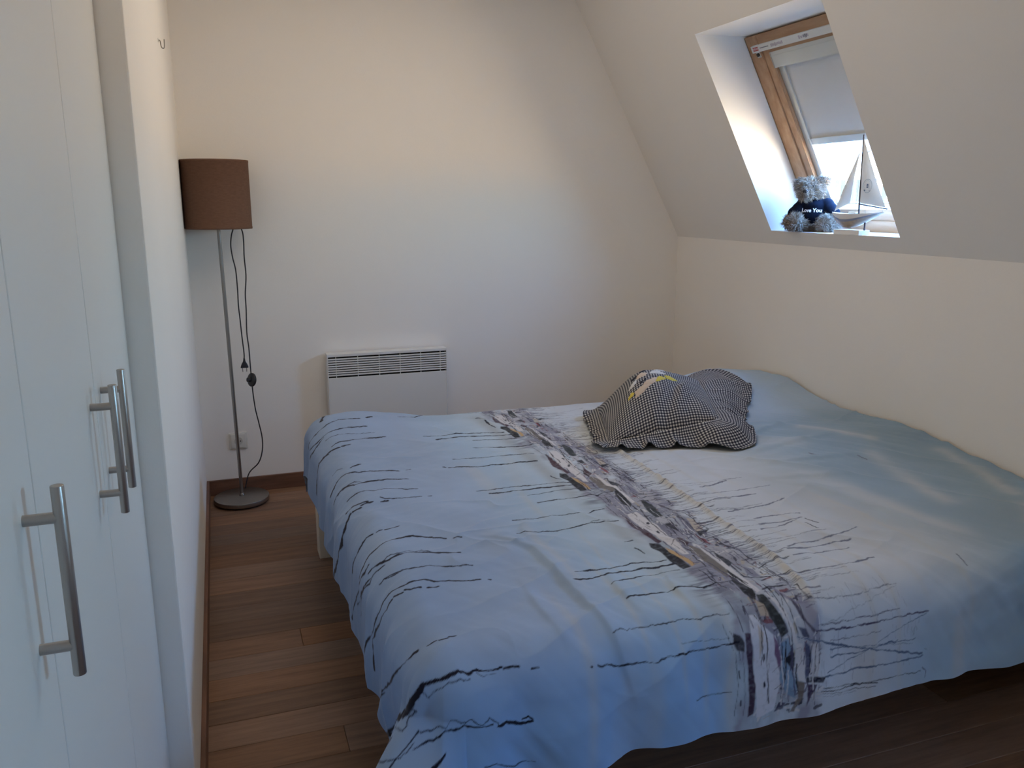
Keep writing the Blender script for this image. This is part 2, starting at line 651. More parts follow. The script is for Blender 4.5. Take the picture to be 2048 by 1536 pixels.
# ------------------------------------------------------------------ roof window
win = bpy.data.objects.new('window_1', None)
COL.objects.link(win)
win.location = SL(0.0, (WY0 + WY1) / 2, WD)
win['kind'] = 'structure'
FW = 0.076
for (y0, y1) in ((WY1 - FW, WY1), (WY0, WY0 + FW)):
    bm = new()
    sbox(bm, FS0, FS1, y0, y1, WD, 0.236, 0.002)
    obj('frame_stile', bm, M_pine, win)
for (s0, s1) in ((FS1 - 0.052, FS1), (FS0, 0.008)):
    bm = new()
    sbox(bm, s0, s1, WY0 + FW, WY1 - FW, WD, 0.236, 0.002)
    obj('frame_rail', bm, M_pine_h, win)
SY0, SY1 = WY0 + FW + 0.002, WY1 - FW - 0.002
for (y0, y1) in ((SY1 - 0.042, SY1), (SY0, SY0 + 0.042)):
    bm = new()
    sbox(bm, 0.010, FS1 - 0.054, y0, y1, WD + 0.005, 0.262, 0.003)
    obj('sash_stile', bm, M_pine, win)
for (s0, s1) in ((0.763, FS1 - 0.054), (0.010, 0.056)):
    bm = new()
    sbox(bm, s0, s1, SY0 + 0.042, SY1 - 0.042, WD + 0.005, 0.262, 0.003)
    obj('sash_rail', bm, M_pine_h, win)
bm = new()
sbox(bm, 0.05, 0.79, SY0 + 0.03, SY1 - 0.03, 0.250, 0.254)
obj('glass_pane', bm, M_glass, win)
bm = new()
for y0 in (SY1 - 0.058, SY0 + 0.042):
    sbox(bm, 0.056, 0.763, y0, y0 + 0.010, 0.262, 0.270)
sbox(bm, 0.056, 0.062, SY0 + 0.042, SY1 - 0.042, 0.262, 0.270)
obj('outer_cladding', bm, M_alu, win)
bm = new()
sbox(bm, 0.784, 0.8085, WY0 + 0.036, 3.094, WD - 0.012, WD, 0.002)
vent = obj('ventilation_bar', bm, M_label, win)
# print on the ventilation bar: red maker's tag, a line of small print, pictograms
bm = new()
sbox(bm, 0.789, 0.8045, 3.052, 3.084, WD - 0.0128, WD - 0.0119, 0.0003)
obj('maker_tag', bm, M_red, vent)
tf = bpy.data.curves.new('maker_name', 'FONT')
tf.body = 'VELUX'
tf.size = 0.011
tf.align_x = 'CENTER'
tf.align_y = 'CENTER'
tf.extrude = 0.0002
to = bpy.data.objects.new('maker_name', tf)
COL.objects.link(to)
to.parent = vent
_ax, _ay = Vector((0, -1, 0)), T
_az = -N
_p = SL(0.7968, 3.068, WD - 0.0131) - win.location
to.matrix_local = Matrix(((_ax.x, _ay.x, _az.x, _p.x), (_ax.y, _ay.y, _az.y, _p.y), (_ax.z, _ay.z, _az.z, _p.z), (0, 0, 0, 1)))
tf.materials.append(M_white_print)
bm = new()
sbox(bm, 0.795, 0.7985, 2.985, 3.040, WD - 0.0128, WD - 0.0119)
obj('small_print', bm, M_grey_print, vent)
bm = new()
prr = random.Random(3)
for k in range(9):
    y = 2.970 - k * 0.0085
    sbox(bm, 0.789 + prr.random() * 0.004, 0.800 + prr.random() * 0.004, y - 0.006, y, WD - 0.0128, WD - 0.0119)
obj('pictogram', bm, M_print_pink, vent)
bm = new()
for k in range(5):
    y = 2.800 - k * 0.012
    sbox(bm, 0.787 + prr.random() * 0.006, 0.800 + prr.random() * 0.005, y - 0.008, y, WD - 0.0128, WD - 0.0119)
obj('warning_print', bm, M_print_pink, vent)
bm = new()
for (s, y) in ((0.797, 2.768), (0.801, 2.762), (0.795, 2.757), (0.800, 2.752)):
    sbox(bm, s - 0.004, s + 0.003, y - 0.004, y + 0.003, WD - 0.0130, WD - 0.0119)
obj('warning_print', bm, M_grey_print, vent)
bm = new()
cyl(bm, SL(0.770, 3.076, WD - 0.008), SL(0.770, 3.076, WD), 0.0075, seg=16, bev=0.001)
obj('bracket_knob', bm, M_plastic, win, True)
bm = new()
sbox(bm, 0.757, 0.780, 3.064, 3.087, WD - 0.002, WD)
obj('bracket_plate', bm, M_alu, win)

# roller blind
BY0, BY1 = SY0 + 0.042, SY1 - 0.042
bl = thing('roller_blind', SL(0.38, (BY0 + BY1) / 2, 0.23), 'pale grey roller blind drawn half down inside the pine roof window', 'blind')
for y0 in (BY1 - 0.034, BY0):
    bm = new()
    sbox(bm, 0.056, 0.763, y0, y0 + 0.034, 0.224, 0.240, 0.001)
    obj('side_rail', bm, M_alu, bl)
bm = new()
sbox(bm, 0.704, 0.763, BY0, BY1, 0.208, 0.242, 0.004)
sbox(bm, 0.7495, 0.7515, BY0, BY1, 0.2065, 0.209)
obj('cassette', bm, M_alu, bl)
bm = new()
sbox(bm, 0.37, 0.71, BY0 + 0.034, BY1 - 0.034, 0.231, 0.2325)
obj('blind_cloth', bm, M_blind, bl)
bm = new()
sbox(bm, 0.353, 0.3765, BY0 + 0.028, BY1 - 0.028, 0.224, 0.238, 0.002)
sbox(bm, 0.353, 0.3765, BY1 - 0.040, BY1 - 0.026, 0.2225, 0.239, 0.001)
obj('bottom_bar', bm, M_alu, bl)



def copy_tree(o, parent=None):
    c = o.copy()
    COL.objects.link(c)
    c.parent = parent
    for ch in list(o.children):
        copy_tree(ch, c)
    return c


win2 = copy_tree(win)
win2.name = 'window_2'
win2.location.y += DY2
for ch in list(bl.children):
    c2 = ch.copy()
    COL.objects.link(c2)
    c2.parent = win2
    c2.location = bl.location - win.location
    if ch.name.startswith(('bottom_bar', 'blind_cloth')):
        c2.location += T * 0.10

# ------------------------------------------------------------------ wardrobe
wd = thing('wardrobe', (XD - 0.3, 0.8, 0), 'white built-in wardrobe with bar handles along the left wall', 'wardrobe')
bm = new()
box(bm, (XD - 0.50, -1.04, 0.0), (XD - 0.022, YJ - 0.001, ZC - 0.002))
obj('carcass', bm, mat('cabinet_gap_shade', (0.22, 0.22, 0.22), 0.7, bump=0.02), wd)  # carcass darkened in colour to stand for shade in the door gaps
edges = [-0.86, -0.448, -0.036, 0.806, 1.2205, YJ - 0.0015]
edges = [-0.846, -0.433, -0.020, 0.393, 0.806, 1.2205, YJ - 0.0015]
HB = 0.0285          # bar stand-off
for i in range(6):
    bm = new()
    box(bm, (XD - 0.020, edges[i] + 0.0022, 0.06), (XD, edges[i + 1] - 0.0022, ZC - 0.01), bev=0.0012)
    d = obj('door', bm, M_door, wd)
    hy = edges[i + 1] - 0.0525 if i != 5 else edges[i] + 0.0545
    bm = new()
    zt, zb = 1.126, 0.950
    pt, pb = 1.0975, 0.9785
    cyl(bm, (XD + HB, hy, zb), (XD + HB, hy, zt), 0.0055, seg=20, bev=0.0008)
    for z in (pt, pb):
        cyl(bm, (XD, hy, z), (XD + HB, hy, z), 0.005, seg=16)
    obj('handle', bm, M_steel2, d, True, label='brushed metal bar handle on two posts')

# hook on the left wall
hk = thing('wall_hook', (XL, 2.883, 1.825), 'tiny metal hook screwed high into the left wall', 'hook')
bm = new()
tube(bm, spline([(XL, 2.883, 1.835), (XL + 0.006, 2.883, 1.833), (XL + 0.008, 2.883, 1.818), (XL + 0.012, 2.883, 1.812), (XL + 0.017, 2.883, 1.816), (XL + 0.018, 2.883, 1.838)], 5), 0.0016, 8)
obj('hook_wire', bm, M_steel, hk, True)
bm = new()
cyl(bm, (XL, 2.883, 1.835), (XL + 0.002, 2.883, 1.835), 0.006, seg=16)
obj('wall_plate', bm, M_label, hk, True)

# ------------------------------------------------------------------ electric radiator
RX0, RX1, RZ1 = 0.452, 1.033, 0.652
RY0, RY1 = YB - 0.075, YB - 0.012
rad = thing('electric_radiator', ((RX0 + RX1) / 2, YB - 0.04, 0.19), 'white electric convector radiator with a slotted top on the back wall', 'radiator')
zl = 0.539
bm = new()
box(bm, (RX0 + 0.004, RY0, 0.20), (RX1 - 0.004, RY0 + 0.004, zl), bev=0.0015)
obj('front_panel', bm, M_radi, rad)
bm = new()
box(bm, (RX0, RY0 - 0.001, 0.195), (RX0 + 0.004, RY1, RZ1), bev=0.001)
box(bm, (RX1 - 0.004, RY0 - 0.001, 0.195), (RX1, RY1, RZ1), bev=0.001)
box(bm, (RX0 + 0.003, RY0 - 0.001, RZ1 - 0.013), (RX1 - 0.003, RY1, RZ1), bev=0.0012)
box(bm, (RX0 + 0.003, RY1 - 0.004, 0.195), (RX1 - 0.003, RY1, RZ1 - 0.01))
box(bm, (RX0 + 0.003, RY0, 0.195), (RX1 - 0.003, RY1, 0.200))
obj('casing', bm, M_radi, rad)
bm = new()
box(bm, (RX0 + 0.006, RY0 + 0.022, zl - 0.05), (RX1 - 0.006, RY0 + 0.026, RZ1 - 0.014))
obj('heating_core', bm, M_dark, rad)
for z0 in (0.20, 0.50):
    bm = new()
    box(bm, (RX0 + 0.1, RY1, z0 + 0.02), (RX1 - 0.1, YB, z0 + 0.06))
    obj('wall_bracket', bm, M_steel, rad)
# nine slots between eight slats
zt = RZ1 - 0.013
pitch = (zt - zl) / 9.0
for k in range(8):
    zc = zl + pitch * (k + 1)
    bm = new()
    box(bm, (RX0 + 0.004, RY0 - 0.0005, zc - 0.0034), (RX1 - 0.004, RY0 + 0.008, zc + 0.0032), bev=0.0012)
    obj('slat', bm, M_radi, rad)
for fx in (0.071, 0.248, 0.425, 0.60, 0.775, 0.944):
    bm = new()
    x = RX0 + fx * (RX1 - RX0)
    box(bm, (x - 0.0012, RY0 + 0.0015, zl - 0.002), (x + 0.0012, RY0 + 0.012, zt + 0.002))
    obj('slat_rib', bm, M_radi, rad)

# ------------------------------------------------------------------ wall socket
sx, sz = 0.0315, 0.2545
ol = thing('wall_socket', (sx, YB, sz), 'ivory plastic wall socket low on the back wall behind the lamp pole', 'socket')
bm = new()
box(bm, (sx - 0.041, YB - 0.008, sz - 0.041), (sx + 0.041, YB, sz + 0.041), bev=0.004, segs=3)
obj('socket_plate', bm, M_outlet, ol, True)
bm = new()
box(bm, (sx - 0.033, YB - 0.012, sz - 0.034), (sx + 0.033, YB - 0.006, sz + 0.034), bev=0.003, segs=3)
obj('socket_insert', bm, M_outlet, ol, True)
bm = new()
ring = []
for rr, yy in ((0.0215, -0.0121), (0.0205, -0.0128), (0.0190, -0.0126), (0.0185, -0.0085)):
    ring.append([bm.verts.new((sx + rr * math.cos(2 * PI * k / 32), YB + yy, sz + rr * math.sin(2 * PI * k / 32))) for k in range(32)])
for a, b2 in zip(ring, ring[1:]):
    for k in range(32):
        bm.faces.new((a[k], a[(k + 1) % 32], b2[(k + 1) % 32], b2[k]))
obj('socket_ring', bm, M_outlet, ol, True)
bm = new()
cyl(bm, (sx, YB - 0.0085, sz), (sx, YB - 0.0123, sz), 0.0186, seg=32)
obj('socket_well', bm, M_outlet2, ol, True)
bm = new()
for dx in (-0.0095, 0.0095):
    cyl(bm, (sx + dx, YB - 0.0120, sz), (sx + dx, YB - 0.0128, sz), 0.0029, seg=12)
obj('contact_hole', bm, M_dark, ol)
bm = new()
cyl(bm, (sx, YB - 0.012, sz + 0.0115), (sx, YB - 0.026, sz + 0.0115), 0.0024, seg=12)
obj('earth_pin', bm, M_steel, ol, True)

# ------------------------------------------------------------------ floor lamp
LX, LY = 0.029, 3.84
lamp = thing('floor_lamp', (LX, LY, 0), 'steel floor lamp with a brown drum shade in the back left corner', 'lamp')
bm = new()
lathe(bm, (LX - 0.002, LY, 0), [(0.0, 0.003), (0.112, 0.003), (0.116, 0.006)], 64)
lathe(bm, (LX - 0.002, LY, 0), [(0.116, 0.006), (0.1205, 0.009), (0.122, 0.011), (0.122, 0.0265), (0.1212, 0.0278), (0.119, 0.0285), (0.03, 0.0300), (0.012, 0.0312), (0.0, 0.0312)], 64)
obj('base', bm, M_steel, lamp, True)
bm = new()
cyl(bm, (LX - 0.002, LY, 0.0), (LX - 0.002, LY, 0.004), 0.108, seg=48)
obj('base_pad', bm, M_plastic, lamp)
LTX = 0.0125
bm = new()
cyl(bm, (LX, LY, 0.030), (LTX, LY, 1.30), 0.0078, seg=24)
lathe(bm, (LX, LY, 0.030), [(0.0125, 0.0), (0.0125, 0.004), (0.0095, 0.010), (0.0078, 0.014)], 24)
obj('pole', bm, M_steel, lamp, True)
bm = new()
cyl(bm, (LTX, LY, 1.29), (LTX, LY, 1.36), 0.019, seg=24)
obj('bulb_socket', bm, M_plastic, lamp, True)
bm = new()
lathe(bm, (LTX, LY, 1.36), [(0.013, 0.0), (0.016, 0.02), (0.029, 0.055), (0.031, 0.075), (0.022, 0.098), (0.0, 0.106)], 24)
obj('bulb', bm, M_white_print, lamp, True)
SHX, SHY = 0.0155, 3.838
bm = new()
R0, R1, SZ0, SZ1 = 0.1375, 0.1375, 1.2425, 1.5265
lathe(bm, (SHX, SHY, 0), [(R0 - 0.0015, SZ0), (R0, SZ0 - 0.0005), (R0 + 0.0008, SZ0 + 0.001), (R0 + 0.0008, SZ0 + 0.008), (R0, SZ0 + 0.009), (R1, SZ1 - 0.009), (R1 + 0.0008, SZ1 - 0.008), (R1 + 0.0008, SZ1 - 0.001), (R1, SZ1 + 0.0005), (R1 - 0.0015, SZ1)], 72)
shade = obj('lamp_shade', bm, M_shade, lamp, True)
bm = new()
lathe(bm, (SHX, SHY, 0), [(R0 - 0.0015, SZ0), (R1 - 0.0015, SZ1)], 72)
obj('shade_lining', bm, M_shadein, shade, True)
bm = new()
for k in range(3):
    a = 2 * PI * k / 3 + 0.4
    tube(bm, [(LTX, LY, 1.31), (SHX + 0.136 * math.cos(a), SHY + 0.136 * math.sin(a), 1.31)], 0.0016, 6)
obj('shade_spider', bm, M_steel, shade, True)
# cord: from the base up over the shade ring and down again to the plug
CY = 3.80


def pxl(pts):
    return [Vector(p) for p in pts]


CORD1 = [(0.046, 3.935, 0.030), (0.068, 3.93, 0.105), (0.112, 3.87, 0.170), (0.131, 3.84, 0.235), (0.134, 3.83, 0.300), (0.124, 3.82, 0.372), (0.113, 3.82, 0.440), (0.107, 3.82, 0.520), (0.105, 3.82, 0.590), (0.104, 3.82, 0.640), (0.103, 3.82, 0.72), (0.099, 3.82, 0.790), (0.103, 3.82, 0.890), (0.104, 3.82, 0.96), (0.112, 3.82, 1.04), (0.110, 3.82, 1.12), (0.112, 3.82, 1.19), (0.108, 3.82, 1.235), (0.085, 3.83, 1.275), (0.060, 3.83, 1.29), (0.030, 3.835, 1.296)]
CORD2 = [(0.030, 3.835, 1.300), (0.060, 3.82, 1.275), (0.072, 3.82, 1.245), (0.064, 3.82, 1.215), (0.058, 3.82, 1.172), (0.062, 3.82, 1.12), (0.071, 3.82, 1.065), (0.073, 3.82, 0.98), (0.072, 3.82, 0.91), (0.075, 3.82, 0.84), (0.077, 3.82, 0.78), (0.081, 3.82, 0.70), (0.080, 3.82, 0.672)]
bm = new()
tube(bm, spline(CORD1, 8), 0.0028, 8)
obj('cord', bm, M_cord, lamp, True)
bm = new()
tube(bm, spline(CORD2, 8), 0.0028, 8)
obj('cord', bm, M_cord, lamp, True)
# euro plug
bm = new()
secs = [(0.676, 0.0032, 0.0032), (0.668, 0.0042, 0.0040), (0.660, 0.0058, 0.0045), (0.648, 0.0125, 0.0058), (0.637, 0.0162, 0.0062), (0.634, 0.0168, 0.0062), (0.632, 0.0160, 0.0056)]
rings = []
for z, a, b2 in secs:
    x = 0.080 - (0.676 - z) * 0.02
    rings.append([bm.verts.new((x + a * math.copysign(abs(math.cos(t)) ** 0.6, math.cos(t)), 3.82 + b2 * math.copysign(abs(math.sin(t)) ** 0.6, math.sin(t)), z)) for t in [2 * PI * k / 20 for k in range(20)]])
for a, b2 in zip(rings, rings[1:]):
    for k in range(20):
        bm.faces.new((a[k], a[(k + 1) % 20], b2[(k + 1) % 20], b2[k]))
bm.faces.new(rings[0])
bm.faces.new(rings[-1][::-1])
plug = obj('plug', bm, M_cord, lamp, True)
bm = new()
for dx in (-0.009, 0.009):
    cyl(bm, (0.079 + dx, 3.82, 0.632), (0.079 + dx * 0.92, 3.82, 0.614), 0.0019, seg=10)
obj('plug_pin', bm, M_steel, plug, True)
# foot switch hanging on the cord
bm = new()
cz, cx = 0.575, 0.1065
r_ = bmesh.ops.create_uvsphere(bm, u_segments=28, v_segments=18, radius=1.0)
ax = Vector((-0.86, -0.46, 0.16)).normalized()
for v in bm.verts:
    p = v.co.copy()
    v.co = Vector((p.x * 0.031, p.y * 0.031, math.copysign(abs(p.z) ** 0.7, p.z) * 0.0115))
rot = ax.to_track_quat('Z', 'Y').to_matrix()
for v in bm.verts:
    v.co = rot @ v.co + Vector((cx, 3.82, cz))
sw = obj('foot_switch', bm, M_plastic, lamp, True)
bm = new()
c0 = Vector((cx, 3.82, cz))
cyl(bm, c0 + ax * 0.008, c0 + ax * 0.022, 0.0105, seg=20, bev=0.001)
obj('switch_button', bm, M_plastic, sw, True)

# ------------------------------------------------------------------ bed under the duvet
bed = thing('bed', (1.3, 2.3, 0), 'cream wooden bed whose block leg shows under the duvet by the lamp', 'bed')
BX0, BX1, BEY0, BEY1 = 0.31, 2.33, 1.52, 3.13
for (lx, ly) in ((0.292, 3.078), (0.292, 1.53), (BX1 - 0.09, 3.078), (BX1 - 0.09, 1.53)):
    bm = new()
    box(bm, (lx, ly, 0), (lx + 0.085, ly + 0.085, 0.27), bev=0.003)
    obj('leg', bm, M_cream, bed)
for (a, b2) in (((BX0 + 0.07, BEY0 + 0.01), (BX1, BEY0 + 0.035)), ((BX0 + 0.07, BEY1 - 0.015), (BX1, BEY1 + 0.01))):
    bm = new()
    box(bm, (a[0], a[1], 0.19), (b2[0], b2[1], 0.30), bev=0.003)
    obj('side_rail', bm, M_cream, bed)
bm = new()
box(bm, (0.320, BEY0 + 0.06, 0.19), (0.345, BEY1 - 0.03, 0.30), bev=0.003)
obj('foot_rail', bm, M_cream, bed)
bm = new()
box(bm, (0.33, BEY0 + 0.02, 0.30), (BX1, BEY1, 0.475), bev=0.04, segs=4)
obj('mattress', bm, M_matt, bed, True)
#@@DUVET
# ------------------------------------------------------------------ duvet: one printed cloth over the bed
DU0, DU1, DV0, DV1 = 0.37, 2.335, 1.425, 3.165     # flat part; the cloth bends down outside it
DRF, DRN, DRB = 0.10, 0.105, 0.10                   # bend radii: foot, near side, far side
SUM, SVM, SVF = 0.292, 0.318, 0.26                  # cloth length past the bends


def sstep(x, a, b):
    t = np.clip((x - a) / (b - a), 0, 1)
    return t * t * (3 - 2 * t)


def duvet_top(x, y):
    h = np.interp(y, [1.3, 1.8, 1.88, 2.02, 2.15, 2.31, 2.5, 2.69, 2.85, 3.02, 3.24, 3.5], [0.495, 0.503, 0.515, 0.525, 0.541, 0.553, 0.546, 0.548, 0.572, 0.596, 0.588, 0.56])
    k = sstep(x, 1.50, 2.12)
    z = 0.523 * (1 - k) + h * k
    z = z + 0.034 * np.exp(-((x - 0.45) / 0.16) ** 2 - ((y - 3.12) / 0.16) ** 2)
    z = z + 0.030 * np.exp(-((x - 2.06) / 0.20) ** 2 - ((y - 3.05) / 0.20) ** 2)
    z = z - 0.016 * sstep(y, 2.7, 3.1) * sstep(x, 0.6, 0.8) * (1 - sstep(x, 1.5, 1.9))
    return z


def line_d(u, v, pts):
    """signed distance-ish to a polyline and its 0..1 parameter"""
    best = np.full(u.shape, 9.0)
    side = np.zeros(u.shape)
    tt = np.zeros(u.shape)
    n = len(pts) - 1
    for i in range(n):
        (x0, y0), (x1, y1) = pts[i], pts[i + 1]
        dx, dy = x1 - x0, y1 - y0
        L2 = dx * dx + dy * dy
        t = np.clip(((u - x0) * dx + (v - y0) * dy) / L2, 0, 1)
        ex, ey = u - x0 - t * dx, v - y0 - t * dy
        d = np.hypot(ex, ey)
        m = d < best
        best = np.where(m, d, best)
        side = np.where(m, np.sign(dx * ey - dy * ex), side)
        tt = np.where(m, (i + t) / n, tt)
    return best * side, tt


def duvet_pos(U, V, wrinkle=True):
    su = np.maximum(DU0 - U, 0)
    sn = np.maximum(DV0 - V, 0)
    sf = np.maximum(V - DV1, 0)
    su = su * (1 + 0.10 * fbm(V * 3.1, V * 0 + 3.3, 5, 3))
    sn = sn * (1 + 0.05 * fbm(U * 3.7, U * 0 + 8.3, 6, 3))
    sv = np.where(sn > 0, sn, sf)
    sgn = np.where(sn > 0, -1.0, 1.0)
    rho = np.hypot(su, sv)
    th = np.arctan2(sv, su)
    corner = np.sin(2 * th) * (rho > 0)
    rho = rho * (1 + 0.30 * np.clip(corner, 0, 1) * (sn > 0))
    ct, st = np.where(rho > 0, np.cos(th), 1.0), np.where(rho > 0, np.sin(th), 0.0)
    r = DRF * ct * ct + np.where(sn > 0, DRN, DRB) * st * st
    q = PI / 2 * r
    phi = np.minimum(rho / r, PI / 2)
    ext = np.maximum(rho - q, 0)
    flare = 0.06 + np.where(sn > 0, 0.68, 0.10) * np.clip(corner, 0, 1) ** 0.7
    out = r * np.sin(phi) + ext * flare
    drop = r * (1 - np.cos(phi)) + ext * np.sqrt(np.maximum(1 - flare ** 2, 0.1))
    bx, by = np.maximum(U, DU0), np.clip(V, DV0, DV1)
    bx = np.minimum(bx, 2.336)
    top = duvet_top(bx, by)
    X = bx - out * ct
    Y = by + sgn * out * st
    Z = top - drop
    if wrinkle:
        nx, ny, nz = -np.sin(phi) * ct, sgn * np.sin(phi) * st, np.cos(phi)
        hang = sstep(rho, 0.05, 0.25)
        flat = 1 - sstep(rho, 0.0, 0.08)
        d = 0.0060 * fbm(U * 2.3, V * 2.3, 11, 4) + 0.0034 * fbm(U * 9, V * 9, 12, 3)

        def ridged(x, y, seed):
            return np.maximum(1 - 2.6 * np.abs(fbm(x, y, seed, 2)), 0) ** 2

        # soft diagonal drag lines and sharper creases
        d = d + 0.0072 * fbm((U * 0.8 + V * 0.6) * 13, (V * 0.8 - U * 0.6) * 2.4, 21, 3) * sstep(fbm(U * 1.4, V * 1.4, 31, 2), -0.25, 0.4)
        d = d + 0.0066 * fbm((U * 0.35 - V * 0.94) * 15, (V * 0.35 + U * 0.94) * 2.2, 23, 3) * sstep(fbm(U * 1.7 + 5, V * 1.7, 33, 2), -0.15, 0.5)
        d = d + 0.0068 * ridged((U * 0.75 + V * 0.66) * 5.0, (V * 0.75 - U * 0.66) * 1.7, 35) * sstep(fbm(U * 2.1 + 2, V * 2.1, 36, 2), -0.3, 0.3)
        d = d + 0.0058 * ridged((U * 0.5 - V * 0.87) * 6.0 + 9, (V * 0.5 + U * 0.87) * 2.2, 37) * sstep(fbm(U * 1.9 + 7, V * 1.9, 38, 2), -0.1, 0.4)
        # crumpled patch in the middle of the cloth
        cm = np.exp(-((U - 0.62) / 0.16) ** 2 - ((V - 1.98) / 0.22) ** 2)
        d = d + 0.0090 * cm * ridged(U * 7, V * 9, 39)
        # the long gathered fold just past the printed quay
        dl, tl = line_d(U, V, [(1.262, 2.62), (1.247, 2.436), (1.226, 1.95), (1.205, 1.55), (1.17, 1.36), (1.14, 1.22)])
        ripple = 1 + 0.35 * np.sin(V * 120 + 3 * fbm(V * 7, U * 0, 44, 2)) * np.exp(-(dl / 0.03) ** 2)
        d = d + 0.0075 * ripple * np.exp(-(dl / 0.011) ** 2) * sstep(V, 1.2, 1.4) - 0.003 * np.exp(-((dl - 0.022) / 0.012) ** 2)
        # a crease running from the middle of the foot end towards the near hem
        dl, tl = line_d(U, V, [(0.57, 1.92), (0.627, 1.862), (0.682, 1.78), (0.687, 1.616), (0.689, 1.435), (0.706, 1.30), (0.735, 1.20)])
        d = d + 0.011 * np.sin(PI * np.clip(tl, 0, 1)) ** 0.7 * np.exp(-(np.where(dl > 0, dl / 0.030, dl / 0.010)) ** 2)
        for q in ([(0.74, 1.99), (0.70, 1.90), (0.69, 1.80)], [(0.78, 2.06), (0.72, 2.02), (0.62, 1.99), (0.53, 1.93)], [(0.60, 1.66), (0.585, 1.50), (0.60, 1.33)], [(0.80, 1.64), (0.78, 1.50), (0.79, 1.36)], [(0.93, 1.62), (0.905, 1.48), (0.90, 1.34)]):
            dl, tl = line_d(U, V, q)
            d = d + 0.0055 * np.sin(PI * np.clip(tl, 0, 1)) * np.exp(-(np.where(dl > 0, dl / 0.022, dl / 0.010)) ** 2)
        # small folds fanning out from under the cushion
        for k, (a, b_, L) in enumerate((((1.62, 2.40), (2.05, 2.52), 0.010), ((1.62, 2.28), (2.05, 2.30), 0.009), ((1.55, 2.16), (2.00, 2.12), 0.007), ((1.50, 2.05), (1.85, 1.98), 0.006))):
            dl, tl = line_d(U, V, [a, b_])
            d = d + L * 1.1 * np.sin(PI * np.clip(tl, 0, 1)) * np.exp(-(np.where(dl > 0, dl / 0.030, dl / 0.014)) ** 2)
        # a shallow fold where the cloth lifts over the pillow
        dl, tl = line_d(U, V, [(1.48, 2.14), (1.63, 1.92), (1.70, 1.70), (1.70, 1.50), (1.66, 1.36)])
        d = d + 0.006 * np.sin(PI * np.clip(tl, 0, 1)) * np.exp(-(np.where(dl > 0, dl / 0.03, dl / 0.014)) ** 2)
        # flutes in the hanging sides
        fl = np.sin(U * 34 + 2.2 * fbm(U * 4, V * 2, 51, 2)) * st + np.sin(V * 26 + 2.5 * fbm(V * 4, U * 2, 52, 2)) * ct
        near_amp = 0.5 + 1.3 * np.exp(-((U - 0.55) / 0.22) ** 2)
        d = d + hang * (0.0085 * fl * np.where(st > 0.7, near_amp, 0.75) * (1 - 0.55 * corner))
        # the standing fold at the foot corner
        d = d + hang * 0.016 * np.sin(np.clip((th - 0.35) / 0.85, 0, 1) * 2 * PI) * (sn > 0) * (su > 0)
        X, Y, Z = X + nx * d, Y + ny * d, Z + nz * d
    X = np.minimum(X, 2.338)
    return X, Y, Z


def axis_grid(a, b, fn):
    out = [a]
    while out[-1] < b:
        out.append(out[-1] + fn(out[-1]))
    out[-1] = b
    return np.array(out)

